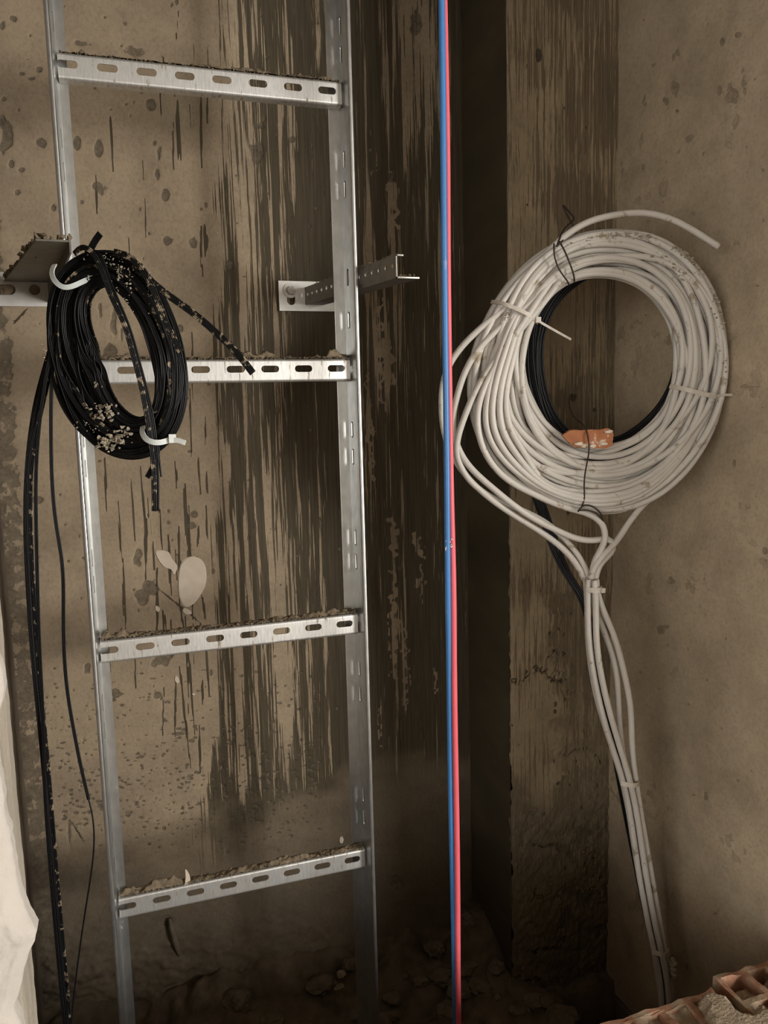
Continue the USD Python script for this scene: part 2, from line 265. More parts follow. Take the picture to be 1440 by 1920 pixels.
pale = lines(px + 30 * w2, py, [(735, 975, 738, 1040, 9, 1), (778, 1000, 790, 1045, 9, 1), (738, 1072, 738, 1270, 8, 1), (712, 560, 716, 770, 5, 1), (735, 325, 742, 425, 9, 1), (700, 240, 704, 330, 5, 1), (790, 1060, 793, 1130, 6, 1), (728, 640, 733, 720, 7, 1), (690, 700, 696, 900, 3.5, 1), (760, 1180, 764, 1330, 4, 1), (812, 1250, 815, 1300, 4, 1), (710, 1320, 712, 1400, 4, 1)])
bias -= 0.12 * pale
chip = blobs(px, py, chips, 2.0 * w1 + 1.7 * w2)
edge = 1 - smooth01(px - (py - 700) * 0.083 - 12 + 30 * w1, 0, 22)              # rough mortar along the left corner, darkened for the jamb shade
chip = np.maximum(chip, 0.75 * edge * (0.5 + 1.5 * w2 + 0.4))
tone = np.ones(len(P)); tone *= 1 - 0.58 * low; tone *= 1 + 0.25 * w3  # low band darkened in the colour for the shade behind the sill
tone *= 1 - 0.10 * smooth01(px, 610, 680)  # painted shade: slightly darker right of the ladder
Q = P.copy(); bottom = smooth01(py, 1700, 1860)
Q[:, 1] += 0.0012 * chip - 0.0015 * w3 - 0.002 * low * (w1 + 0.4 * w2) - 0.022 * bottom * np.clip(w1 + 0.1, 0, 1) - 0.003 * bottom
wb = thing('wall_back', kind='structure')
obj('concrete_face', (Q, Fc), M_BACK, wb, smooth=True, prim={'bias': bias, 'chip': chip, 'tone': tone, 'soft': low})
obj('concrete_core', box(XL - 0.01, XC + 0.01, YB + 0.012, YB + 0.15, -0.02, ZT), M_RAW, wb)
obj('upper_concrete', box(XL - 0.01, XC + 0.01, YB, YB + 0.02, 1.475, ZT), M_RAW, wb)
def outline(c, a, b, n, seed, k=0.15, rot=0):
    g = np.linspace(0, 2 * np.pi, n, endpoint=False); rr = 1 + k * 2 * (meshkit.fbm(np.c_[np.cos(g) * 1.6, np.sin(g) * 1.6, np.full(n, seed * 3.7)], 3, seed) - 0.5)
    x, y = a * rr * np.cos(g), b * rr * np.sin(g); cr, sr = math.cos(rot), math.sin(rot)
    return np.c_[c[0] + x * cr - y * sr, c[1] + x * sr + y * cr]
def scaled(P, s): P = np.asarray(P, float); c = P.mean(0); return c + (P - c) * s
def splat(poly, t):                                       # a flat-topped splash with a bevelled rim
    return [flake(poly, t * 0.6, YB + 0.0006), flake(scaled(poly, 0.95), t, YB + 0.0006)]
oval = spline([(362, 1043), (380, 1052), (387, 1075), (384, 1100), (374, 1118), (360, 1134), (347, 1137), (339, 1128), (334, 1105), (335, 1072), (344, 1050)], 48, True)
leaf = spline([(292, 1034), (306, 1032), (318, 1037), (322, 1047), (331, 1058), (331, 1069), (326, 1077), (322, 1069), (312, 1065), (302, 1057), (295, 1046)], 44, True)
obj('mortar_splash', splat(oval, 0.0022), M_SPLAT, wb, label='large pale egg-shaped splash')
obj('mortar_splash', splat(leaf, 0.002), M_SPLAT, wb, label='leaf-shaped pale splash')
for x, y, a, b, rr in ((350, 1146, 9, 5, .5), (295, 1141, 4, 6, -.5), (332, 1274, 4, 7, -.4), (363, 1301, 3, 2, .3), (640, 1574, 4, 7, .1)):
    obj('mortar_splash', splat(outline((x, y), a, b, 18, int(x), .25, rr), 0.0014), M_SPLAT, wb)
obj('mortar_ridge', [tube(spline([at(318, 1722, YB - .004), at(324, 1750, YB - .006), at(330, 1772, YB - .006), at(336, 1792, YB - .003)], 14), 0.0042 * np.interp(np.linspace(0, 1, 14), [0, .2, .7, 1], [.5, 1, .9, .4]), 8)], M_LUMP, wb)

# the concrete column in the corner
cx = thing('wall_column', kind='structure')
P, Fc = grid((XC, YC, -0.02), (1, 0, 0), (0, 0, 1), XR - XC, 1.50, 0.0016)
px, py = project(P); w1 = meshkit.fbm(P * 40, 3, 31) - 0.5; w2 = meshkit.fbm(P * [150, 1, 110], 2, 33) - 0.5; w3 = meshkit.fbm(P * 10, 3, 35) - 0.5
bias = np.interp(px + 50 * w3, [950, 965, 1040, 1070, 1150], [-0.03, -0.05, -0.03, 0.015, 0.03]) + 0.35 * w3
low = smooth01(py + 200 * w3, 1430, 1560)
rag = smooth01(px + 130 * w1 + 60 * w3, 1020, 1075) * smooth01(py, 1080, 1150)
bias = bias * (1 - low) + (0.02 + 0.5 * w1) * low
tone = (1 + 0.35 * w3) * (1 - 0.6 * low) * (1 - 0.28 * rag) * (1 - 0.25 * (1 - smooth01(py + 120 * w1, 300, 345)) * smooth01(px, 1040, 1090) * -0.4)  # foot of the column darkened in the colour for the sill shade
cr = [(1000, 1262, 1015, 1252, 3, 1), (1015, 1252, 1025, 1262, 3, 1), (1025, 1262, 1040, 1266, 3.5, 1), (1040, 1266, 1058, 1278, 3, 1), (965, 1278, 1000, 1268, 2.5, .9), (1050, 1245, 1060, 1255, 3, 1), (1062, 1310, 1082, 1298, 2, .9),
      (1070, 1425, 1112, 1410, 2.2, .9), (1112, 1410, 1136, 1440, 2.4, 1), (985, 1585, 1060, 1590, 2, .9), (995, 1665, 1022, 1690, 3, 1), (1022, 1690, 1060, 1660, 2, .8), (1005, 1782, 1040, 1785, 4, 1), (1040, 1785, 1060, 1768, 3, 1), (1050, 1750, 1062, 1744, 4, 1),
      (1100, 1600, 1122, 1640, 3, .9), (1122, 1640, 1118, 1720, 2.5, .9), (990, 1850, 1010, 1836, 4, 1), (995, 1524, 1005, 1528, 3, 1), (1063, 1720, 1070, 1700, 2, .9), (1040, 1235, 1050, 1225, 2.5, .8)]
crack = lines(px + 60 * w2, py + 50 * w1, cr)
chp = [(r2.uniform(960, 1150), r2.uniform(0, 1850), r2.uniform(1.6, 4.5), r2.uniform(2, 7), r2.uniform(.6, 1)) for _ in range(36)] + [(1075, 745, 12, 12, .8), (1048, 1470, 5, 4, 1), (1010, 105, 9, 20, .7)]
chip = np.maximum(crack, blobs(px, py, chp, 1.5 * w1))
Q = P.copy(); bump = smooth01(py, 1180, 1300) * smooth01(px + 100 * w1, 1010, 1060)
Q[:, 1] += 0.0035 * crack + 0.001 * chip - 0.003 * w3 - (0.0025 + 0.004 * low) * np.maximum(bump, low) * (w1 + 0.5 * w2) * 1.3 + 0.004 * np.clip(rag, 0, 1)
left_edge = 1 - smooth01(P[:, 0] - XC, 0, 0.006); Q[:, 0] += left_edge * 0.006 * (np.clip(w1 + .1, -.1, 1) + w2) * smooth01(py, 900, 1100); Q[:, 1] += 0.003 * left_edge
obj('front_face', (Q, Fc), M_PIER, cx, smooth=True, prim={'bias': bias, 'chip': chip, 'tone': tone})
P, Fc = grid((XC, YB + 0.005, -0.02), (0, -1, 0), (0, 0, 1), YB - YC + 0.003, 1.50, 0.002)
px, py = project(P); w3 = meshkit.fbm(P * 12, 3, 45) - 0.5
obj('side_face', (P + np.c_[0.003 * w3, 0 * w3, 0 * w3], Fc), M_BACK, cx, smooth=True,
    prim={'bias': 0.20 + 0.1 * w3, 'chip': 0 * w3, 'tone': 0.75 + 0.3 * w3})
obj('concrete_core', box(XC + 0.012, XR + 0.15, YC + 0.015, YB + 0.15, -0.02, ZT), M_RAW, cx)
obj('upper_concrete', box(XC, XR + 0.15, YC, YB + 0.15, 1.475, ZT), M_RAW, cx)

# right wall
YF = -0.42
P, Fc = grid((XR, YC + 0.016, -0.02), (0, -1, 0), (0, 0, 1), YC - YF + .012, 1.50, 0.002)
px, py = project(P); w1 = meshkit.fbm(P * 40, 3, 51) - 0.5; w3 = meshkit.fbm(P * 9, 4, 55) - 0.5
smear = meshkit.fbm(np.c_[P[:, 0], (P[:, 1] * .8 + P[:, 2] * .6) * 34, (P[:, 2] * .8 - P[:, 1] * .6) * 9], 4, 58) - 0.5
chp = [(1385, 65, 12, 9, 1), (1353, 78, 5, 8, 1), (1348, 168, 5, 8, 1), (1372, 180, 12, 22, .8), (1392, 150, 9, 20, .75), (1395, 170, 5, 7, 1), (1265, 165, 12, 16, .85), (1248, 190, 8, 12, .85), (1222, 120, 8, 12, .7), (1270, 100, 6, 9, .9), (1263, 107, 5, 9, .9), (1208, 195, 7, 20, .75), (1202, 265, 5, 16, .75),
       (1206, 315, 5, 9, .8), (1290, 257, 14, 9, .7), (1250, 305, 9, 9, .75), (1400, 275, 7, 9, .85), (1378, 292, 4, 4, 1), (1378, 455, 9, 9, .8), (1300, 400, 6, 6, .7), (1430, 413, 4, 4, 1), (1269, 208, 4, 4, 1), (1375, 868, 6, 12, .8), (1417, 930, 7, 5, 1), (1395, 945, 30, 16, .5), (1320, 1085, 4, 14, .7), (1435, 1032, 6, 8, .9), (1400, 725, 22, 3, .8),
       (1248, 1175, 12, 5, .9), (1240, 1182, 6, 7, .9), (1225, 1135, 8, 8, .7), (1300, 1490, 8, 4, .9), (1322, 1495, 5, 7, .9), (1250, 1515, 5, 10, .6), (1260, 1090, 7, 4, .9), (1200, 1260, 5, 4, 1), (1235, 1290, 6, 6, .7), (1290, 1215, 5, 9, .8), (1290, 1320, 8, 5, .8), (1340, 1580, 4, 4, 1), (1300, 760, 5, 14, .6)]
chp += [(r2.uniform(1160, 1440), r2.uniform(0, 1850), r2.uniform(1.5, 4), r2.uniform(1.5, 5), r2.uniform(.6, 1)) for _ in range(90)]
w2 = meshkit.fbm(P * 130, 2, 57) - 0.5; chip = 0.8 * blobs(px, py, chp, 2.6 * w1 + 1.6 * w2) + 0.5 * smooth01(smear, .15, .3) * (0.4 + 0.6 * (1 - smooth01(py, 300, 420)))
bias = -0.15 + 0.4 * smear + 0.2 * w3 + 0.06 * smooth01(py, 1200, 1500) * (1 - smooth01(px, 1230, 1330))
obj('wall_right', (P + np.c_[-0.002 * w3 - 0.0006 * w1 + 0.0008 * chip, 0 * w1, 0 * w1], Fc), M_RIGHT, smooth=True, prim={'bias': bias, 'chip': chip, 'tone': 1 + 0.3 * w3}, kind='structure')
obj('concrete_core', box(XR + 0.006, XR + 0.15, YF + 0.002, YC + 0.02, -0.02, ZT), M_RAW, '/World/wall_right')
wl = obj('wall_left', box(XL - 0.12, XL, -0.30, YB + 0.02, -0.02, ZT), M_RAW, kind='structure')

# shaft floor with a hollow by the right-hand corner
P, Fc = grid((XL - 0.02, -0.31, 0.0), (1, 0, 0), (0, 1, 0), XR - XL + 0.06, YB + 0.34, 0.004)
h = 0.03 * (meshkit.fbm(P * 14, 4, 61) - 0.5) + 0.02 * (meshkit.fbm(P * 50, 3, 63) - 0.5)
pile = 0.055 * smooth01(P[:, 1], 0.06, 0.19) * (0.4 + meshkit.fbm(P * 9, 2, 66)) + 0.05 * np.exp(-((P[:, 0] - 0.50) / 0.05) ** 2 - ((P[:, 1] - 0.10) / 0.07) ** 2)
hole = smooth01(P[:, 0] - 0.3 * P[:, 1] + 0.05 * (meshkit.fbm(P * 30, 2, 68) - .5), 0.565, 0.595) * (1 - smooth01(P[:, 1], 0.0, 0.03))
P[:, 2] = h + pile - 0.45 * hole
fp = obj('floor', (P, Fc), M_DIRT, smooth=True, kind='structure')
obj('floor_base', [box(XL - 0.1, XR + 0.2, -0.42, YB + 0.15, -0.62, -0.5), box(XL - 0.1, XR + 0.2, YC + 0.005, YB + 0.15, -0.5, -0.03), box(XR + 0.001, XR + 0.2, -0.42, YB + 0.1, -0.5, -0.03), box(XL - 0.1, XR + 0.2, -0.42, -0.315, -0.5, -0.03), box(XL - 0.1, XL + 0.3, -0.42, YB + 0.1, -0.5, -0.2)], M_RAW, fp, smooth=False)

# front wall: the jamb on the left, the low hollow-brick wall, the lintel above, the right-hand return
wf = thing('wall_front', kind='structure')
XJ = float(at(75, 1900, -0.30)[0])
P, Fc = grid((XJ, -0.395, -0.02), (0, 1, 0), (0, 0, 1), 0.097, 1.9, 0.003)
w = meshkit.fbm(P * [1, 160, 3], 3, 71) - 0.5; we = meshkit.fbm(P * 40, 3, 72) - 0.5
P[:, 0] += 0.002 * w + 0.002 * we - 0.010 * smooth01(P[:, 1], -0.312, -0.298)
obj('jamb', [trimesh.Trimesh(P, Fc, process=False), box(-0.55, XJ - 0.008, -0.393, -0.298, -0.02, ZT)], M_REVEAL, wf, smooth=35)
# rough plaster coat on the jamb's front, with a ragged edge
zs = np.linspace(0.0, 1.4, 420); pts = np.array([(0, 1180), (4, 1300), (5, 1440), (14, 1520), (27, 1580), (34, 1640), (50, 1680), (60, 1720), (67, 1735), (62, 1755), (52, 1775), (45, 1800), (40, 1840), (36, 1880), (45, 1930), (50, 2000)], float)
pz = np.array([at(x, y, -0.398) for x, y in pts]); o = np.argsort(pz[:, 2])
ex = np.interp(zs, pz[o, 2], pz[o, 0], right=float(pz[o[-1], 0]) - 0.002) + 0.007 * (meshkit.fbm(np.c_[zs * 45, zs * 0, zs * 0], 5, 77) - 0.5)
nu = 150; uu = 1 - np.linspace(1, 0, nu) ** 2
V = np.zeros((nu, len(zs), 3)); V[..., 0] = -0.40 + uu[:, None] * (ex[None] + 0.40); V[..., 2] = zs[None]
dd = (ex[None] - V[..., 0]); V[..., 1] = -0.402 - 0.007 * np.sqrt(np.clip(dd / 0.008, 0, 1)) - (0.008 * (meshkit.fbm(V * [30, 1, 20], 3, 79) - 0.5) + 0.007 * (meshkit.fbm(V * [110, 1, 80], 4, 80) - 0.5)) * np.clip(dd / 0.01, 0.1, 1)
i = np.arange(nu * len(zs)).reshape(nu, -1); q = np.stack([i[:-1, :-1], i[1:, :-1], i[1:, 1:], i[:-1, 1:]], -1).reshape(-1, 4)
rim = V[-1].copy(); back = rim.copy(); back[:, 1] = -0.392; rs = np.vstack([rim, back]); kk = np.arange(len(zs) - 1); L = len(zs)
rq = np.stack([kk, kk + L, kk + L + 1, kk + 1], 1)
obj('plaster', [trimesh.Trimesh(V.reshape(-1, 3), np.vstack([q[:, [0, 1, 2]], q[:, [0, 2, 3]]]), process=False), trimesh.Trimesh(rs, np.vstack([rq[:, [0, 1, 2]], rq[:, [0, 2, 3]]]), process=False)], M_PLASTER, wf, smooth=50)
ZS = float(at(1300, 1862, -0.30)[2])                       # top of the low brick wall
def hollow_brick(x0, x1, y0, y1, z0, z1, seed):
    b = mbox(x0, x1, y0, y1, z0, z1); n = max(1, int(round((x1 - x0) / 0.029))); cw = (x1 - x0 - 0.006) / n; r = np.random.default_rng(seed)
    for row in range(3):
        rd = (y1 - y0 - 0.006) / 3
        for k in range(n):
            j = r.uniform(-.001, .001, 4)
            b -= mbox(x0 + 0.003 + k * cw + 0.0032 + j[0], x0 + 0.003 + (k + 1) * cw - 0.0032 + j[1], y0 + 0.003 + row * rd + 0.0032 + j[2], y0 + 0.003 + (row + 1) * rd - 0.0032 + j[3], z0 - 0.01 if False else z0 + 0.004, z1 + 0.01)
    t = man(b.refine_to_length(0.008)); v = np.array(t.vertices); d = meshkit.fbm(v * 90, 3, seed) - 0.5
    v += np.c_[d, meshkit.fbm(v * 90 + 31, 3, seed) - 0.5, 1.3 * (meshkit.fbm(v * 80 + 57, 3, seed) - 0.5)] * 0.006
    return trimesh.Trimesh(v, t.faces, process=False)
XB = float(at(1346, 1848, -0.30)[0])
obj('brick', hollow_brick(XB - 0.255, XB - 0.010, -0.415, -0.303, ZS - 0.07, ZS, 1), M_BRICK, wf, smooth=25)
obj('brick', hollow_brick(XB, XB + 0.245, -0.405, -0.293, ZS - 0.066, ZS + 0.005, 2), M_BRICK, wf, smooth=25)
obj('brick', hollow_brick(XB - 0.52, XB - 0.267, -0.412, -0.300, ZS - 0.071, ZS - 0.002, 3), M_BRICK, wf, smooth=25)
mort = []
r3 = np.random.default_rng(31)
Pm, Fm = grid((XB - 0.16, -0.419, 0), (1, 0, 0), (0, 1, 0), 0.34, 0.122, 0.0016)
mh = ZS - 0.009 + 0.032 * (meshkit.fbm(Pm * 45, 4, 91) - 0.42) + 0.006 * (meshkit.fbm(Pm * 160, 2, 92) - .5)
mh += 0.020 * smooth01(-Pm[:, 1] + 0.10 * (meshkit.fbm(Pm * 25, 2, 93) - .5) + 0.10 * np.clip(Pm[:, 0] - XB + 0.03, -.3, 0.06), 0.345, 0.395)
mh += 0.020 * np.exp(-((Pm[:, 0] - XB + 0.022) / 0.017) ** 2) * smooth01(-Pm[:, 1], 0.300, 0.318) - 0.05 * smooth01(Pm[:, 1], -0.306, -0.300)
Pm[:, 2] = np.clip(mh, ZS - 0.045, ZS + 0.009); mort.append(trimesh.Trimesh(Pm, Fm, process=False))
obj('mortar', mort, M_MORTAR, wf, smooth=60, kind='stuff')
obj('masonry', box(-0.06, XR + 0.3, -0.412, -0.304, -0.02, ZS - 0.072), M_MORTAR, wf)
obj('lintel', box(-0.55, 1.2, -0.41, -0.30, 1.42, ZT), M_RAW, wf)
obj('return_pier', box(XR + 0.004, 1.2, -0.42, -0.32, -0.02, ZT), M_RAW, wf)
obj('added_room_floor', box(-4, 4, -6, -0.425, -0.12, 0.0), M_RAW, kind='structure')  # unseen slab, added to stop dome light from below
obj('added_room_ceiling', box(-4, 4, -6, -0.415, 1.8, 1.92), M_RAW, kind='structure')  # unseen slab, added and set low to cut light from above
obj('added_room_wall', box(-0.9, 4, -3.3, -3.15, 0.0, 1.8), M_ROOM, kind='structure')  # unseen wall, added to block dome light behind the camera
obj('added_shaft_ceiling', box(-0.25, 1.2, -0.41, 0.33, ZT, ZT + 0.1), M_RAW, kind='structure')  # unseen slab, added to close the shaft top against the dome

# ------------------------------------------------------------------ cable ladder
Z0 = 1.19                                                  # row of slots in the top rung
XA, XZ = -0.0085, 0.283                                    # inner faces of the two rails' webs
lad = thing('cable_ladder', 'galvanized steel cable ladder with slotted rungs standing before the streaked concrete wall', 'cable ladder', (XA, 0, 0))
slotz = [Z0 + z for z in (-0.070, -0.102, -0.198, -0.2285, -0.2455, -0.3702, -0.4018, -0.4978, -0.5267, -0.6586, -0.691, -0.82, -0.85, 0.07, 0.04)]
slotz = [z for k, z in enumerate(slotz) if k != 3]
def rail(side):                                            # side -1 left, +1 right; built at x = 0 with the inside towards -x, mirrored for the left
    y0, y1, t = -0.015, 0.015, 0.0011
    g, fw = 0.0034, 0.0125 if side > 0 else 0.0085              # the web leans outwards a little; width of the rear flange
    prof = m3d.CrossSection([[(-fw, y1 - t), (0, y1 - t), (g, y0 + 0.0016), (g + 0.001, y0 + .0003), (g + 0.002, y0), (g + 0.0035, y0), (g + 0.0046, y0 + 0.0006), (g + 0.0050, y0 + 0.0035), (g + 0.0037, y0 + 0.0035), (g + 0.0034, y0 + t), (g + t, y0 + t), (t, y1 - 0.0004), (t - 0.0006, y1), (-fw, y1)]])
    b = m3d.Manifold.extrude(prof, 1.55).translate((0, 0, 0.0))
    for z in slotz:
        c = m3d.Manifold.batch_boolean([m3d.Manifold.cylinder(0.01, 0.0028, 0.0028, 14, True).rotate((0, 90, 0)).translate((0, 0.0035, z + q)) for q in (-0.0068, 0.0068)] , m3d.OpType.Add).hull()
        b -= c
    t_ = man(b); v = np.array(t_.vertices); v[:, 0] = XZ + v[:, 0] if side > 0 else XA - v[:, 0]
    return trimesh.Trimesh(v, t_.faces if side > 0 else t_.faces[:, ::-1], process=False)
obj('side_rail', rail(-1), M_ZINC, lad, smooth=30); obj('side_rail', rail(1), M_ZINC, lad, smooth=30)
def rung(z):
    top, bot, d, t, r = 0.0108, -0.0142, 0.0138, 0.0015, 0.003
    arc = lambda cx_, cz_, a0, a1, rr: [(cx_ + rr * math.cos(a), cz_ + rr * math.sin(a)) for a in np.linspace(math.radians(a0), math.radians(a1), 6)]
    out = [(d, top)] + arc(r, top - r, 90, 180, r) + arc(r, bot + r, 180, 270, r) + [(d, bot)]
    inn = [(d, bot + t)] + arc(r, bot + r, 270, 180, r - t) + arc(r, top - r, 180, 90, r - t) + [(d, top - t)]
    b = m3d.Manifold.extrude(m3d.CrossSection([out + inn], m3d.FillRule.NonZero), XZ - XA - 0.0004)     # profile in (y, z), along x
    if b.volume() < 1e-9: b = m3d.Manifold.extrude(m3d.CrossSection([(out + inn)[::-1]]), XZ - XA - 0.0004)
    b = b.transform([[0, 0, 1, XA + 0.0002], [1, 0, 0, 0], [0, 1, 0, z]])
    for k in range(8):
        x = 0.0004 + 0.03801 * k
        b -= m3d.Manifold.batch_boolean([m3d.Manifold.cylinder(0.012, 0.0037, 0.0037, 16, True).rotate((90, 0, 0)).translate((x + q, 0.001, z)) for q in (-0.0063, 0.0063)], m3d.OpType.Add).hull()
    return man(b)
def dust(z, seed, amount):
    r = np.random.default_rng(seed); out = []; x0, x1 = XA + 0.002, XZ - 0.002
    nx, ny = 150, 9; X, Yy = np.meshgrid(np.linspace(x0, x1, nx), np.linspace(0.0012, 0.0130, ny), indexing='ij')
    h = np.clip(meshkit.fbm(np.stack([X * 130, Yy * 160, X * 0], -1), 5, seed) * 2.2 - 0.6, 0.05, 2) * np.clip(meshkit.fbm(np.stack([X * 22, Yy * 0, X * 0], -1), 2, seed + 9) * 2.4 - .4, .25, 1.5) * amount * 0.0045 * np.sin(np.pi * (np.arange(ny) + 0.25) / (ny - 0.5))[None]
    h += 0.0018 * meshkit.noise(np.stack([X * 600, Yy * 600, X * 0], -1), seed + 3) * amount
    V = np.stack([X, Yy, z + 0.0107 + h], -1); B = V.copy(); B[..., 2] = z + 0.0104
    i = np.arange(nx * ny).reshape(nx, ny); q = np.stack([i[:-1, :-1], i[1:, :-1], i[1:, 1:], i[:-1, 1:]], -1).reshape(-1, 4); f = np.vstack([q[:, [0, 1, 2]], q[:, [0, 2, 3]]])
    out.append(trimesh.Trimesh(V.reshape(-1, 3), f, process=False)); out.append(trimesh.Trimesh(B.reshape(-1, 3), f[:, ::-1], process=False))
    for k in range(int(330 * amount)):
        s = r.uniform(.0005, .0015) * (1.7 if r.random() < .08 else 1); out.append(crumb((r.uniform(x0, x1), r.uniform(.0005, .012), z + .0108 + s * .6 + r.uniform(0, .001)), s, k))
    return out
names = ['topmost', 'second', 'third', 'lowest']
for k in range(4):
    z = Z0 - 0.30 * k; rp = obj('rung', rung(z), M_ZINC2, lad, smooth=30)
    obj('mortar_dust', dust(z, 40 + k, (1.0, 1.5, 1.7, 1.5)[k]), M_DUST, label='brown crumbs of mortar lying along the ' + names[k] + ' visible ladder rung', cat='mortar crumbs', kind='stuff', smooth=60)
pl = spline([at(343, 1660, 0.004), at(350, 1655, 0.003), at(352, 1645, 0.002), at(348, 1630, 0.003)], 10)
obj('plaster_flake', ribbon(pl, np.array([.001, .003, .005, .006, .006, .005, .0045, .0035, .0025, .001]), 0.001, (1, 0.2, 0.2)), M_SPLAT, label='small curled white plaster flake standing on the lowest visible rung', cat='plaster flake')

# ------------------------------------------------------------------ wall brackets
def hexa(pts): return man(m3d.Manifold.hull_points(np.asarray(pts, np.float32)))
YE = -0.10
b1 = thing('wall_bracket', 'perforated cantilever bracket bolted to the wall beside the right ladder rail', 'bracket', at(571, 555, YB))
zp0, zp1 = float(at(575, 584, YB)[2]), float(at(575, 528.5, YB)[2]); xp0, xp1 = float(at(522, 556, YB)[0]), float(at(662, 556, YB)[0])
bc = at(543, 546, YB)
plate = mbox(xp0, xp1, YB - 0.004, YB, zp0, zp1) - m3d.Manifold.batch_boolean([m3d.Manifold.cylinder(0.02, 0.0055, 0.0055, 18, True).rotate((90, 0, 0)).translate((bc[0] + 0.001, YB, bc[2] + q)) for q in (0, -0.013)], m3d.OpType.Add).hull()
pm = man(plate); obj('wall_plate', pm, M_PLATE, b1, smooth=30)
bolt = obj('bolt', [man(m3d.Manifold.cylinder(0.0055, 0.0064, 0.0056, 6).rotate((90, 0, 0)).translate((bc[0], YB - 0.0062, bc[2]))), man(m3d.Manifold.cylinder(0.03, 0.004, 0.004, 16).rotate((90, 0, 0)).translate((bc[0], YB + 0.02, bc[2])))], M_BOLT, b1, smooth=30)
wsh = m3d.Manifold.cylinder(0.0022, 0.0098, 0.0094, 28).rotate((90, 0, 0)).translate((bc[0], YB - 0.004, bc[2]))
obj('washer', man(wsh), M_PLATE, bolt, smooth=30)
A0t, A0b = at(571, 539, YB - .004), at(571, 571.5, YB - .004); A1t, A1b = at(741.5, 477, YE), at(741.5, 521.5, YE)
def arm_mesh(w0, w1, top_w, bot_w, t=0.0016, holes=True, side=1):
    """A channel from the wall (w0 = top and bottom points) to its tip (w1): web, narrow top lip, wide bottom flange to the given side."""
    s = side
    def slab(a, b, dx0, dx1, dz):                           # flange along the line a-b
        return m3d.Manifold.hull_points(np.array([p + [dx, 0, z] for p in (a, b) for dx in (dx0, dx1) for z in (0, dz)], np.float32))
    x0t, x0b, x1t, x1b = [np.array(p, float) for p in (w0[0], w0[1], w1[0], w1[1])]
    x0b[0] = x0t[0]; x1b[0] = x1t[0]
    web = m3d.Manifold.hull_points(np.array([p + [dx, 0, 0] for p in (x0t, x0b, x1t, x1b) for dx in (0, s * t)], np.float32))
    if holes:
        n = 16
        for k in range(n):
            f = (k + 0.6) / n; c = (x0t + x0b) / 2 * (1 - f) + (x1t + x1b) / 2 * f + [0, 0, 0.0012]
            web -= m3d.Manifold.cylinder(0.02, 0.0030, 0.0030, 16, True).rotate((0, 90, 0)).translate(c.tolist())
    m = web + slab(x0t, x1t, 0, s * top_w, -t) + slab(x0b, x1b, 0, s * bot_w, t)
    return man(m)
obj('arm', arm_mesh((A0t, A0b), (A1t, A1b), 0.0085, 0.0255), M_ARM, b1, smooth=30)
obj('arm_edge', [ribbon([A1t + [0, -.0003, -.0006], A1t + [.0085, -.0003, -.0006]], .0016, .0008, (0, 0, 1)), ribbon([np.array([A1t[0] + .0008, YE - .0003, A1t[2]]), np.array([A1t[0] + .0008, YE - .0003, A1b[2]])], .0016, .0008, (1, 0, 0)),
                 ribbon([np.array([A1t[0], YE - .0003, A1b[2] + .0008]), np.array([A1t[0] + .0255, YE - .0003, A1b[2] + .0008])], .0016, .0008, (0, 0, 1))], M_PLATE, b1, smooth=False, label='bare bright cut end of the channel')
r4 = np.random.default_rng(5); cr_ = []
for k in range(150):
    f = r4.uniform(0.55, 1.0); c = np.array([A0t[0], A0b[1], A0b[2]]) * (1 - f) + np.array([A1t[0], A1b[1], A1b[2]]) * f; s = r4.uniform(.0008, .0024)
    cr_.append(crumb(c + [0.003 + r4.beta(2, 1.2) * 0.021, 0, 0.0015 + s * .6 + r4.uniform(0, .003)], s, k))
for k in range(130):
    f = r4.uniform(0.1, 0.98); c = A0t * (1 - f) + A1t * f; s = r4.uniform(.0007, .0018); cr_.append(crumb(c + [r4.uniform(0, .008), 0, s * .5], s, k))
obj('mortar_dust', cr_, M_DUST, label='brown mortar crumbs lying in the perforated bracket channel', cat='mortar crumbs', kind='stuff', smooth=60)

b2 = thing('wall_bracket', 'bracket at the left picture edge whose arm carries the black wire coil', 'bracket', at(50, 530, YB))
zq0, zq1 = float(at(40, 575, YB)[2]), float(at(40, 512, YB)[2]); xq1 = float(at(100, 545, YB)[0])
pl2 = mbox(XL + 0.001, xq1, YB - 0.004, YB, zq0, zq1)
h1, h2, h3 = at(65.5, 544, YB), at(30, 544, YB), at(-14, 544, YB)
pl2 -= m3d.Manifold.cylinder(0.02, 0.0064, 0.0064, 20, True).rotate((90, 0, 0)).translate((h1[0], YB, h1[2]))
pl2 -= m3d.Manifold.batch_boolean([m3d.Manifold.cylinder(0.02, 0.0062, 0.0062, 18, True).rotate((90, 0, 0)).translate((h[0] - (0.0062 if h is h2 else 0), YB, h[2])) for h in (h2, h3)], m3d.OpType.Add).hull()
obj('wall_plate', man(pl2), M_PLATE, b2, smooth=30)
L0a, L0b = at(8, 527, YB - .004), at(92, 530, YB - .004); L1a, L1b = at(67, 454, YE), at(133, 454, YE)
for p in (L0a, L0b): p[2] = (L0a[2] + L0b[2]) / 2
L1a[2] = L1b[2]
fl = m3d.Manifold.hull_points(np.array([p + [0, 0, z] for p in (L0a, L0b, L1a, L1b) for z in (0, 0.0018)], np.float32))
wb_ = [L0b, L0b + [0, 0, -0.024], L1b, L1b + [0, 0, -0.0095]]
fl += m3d.Manifold.hull_points(np.array([p + [dx, 0, 0] for p in wb_ for dx in (-0.0016, 0)], np.float32))
obj('arm', man(fl), M_ARM, b2, smooth=30)
cr_ = []
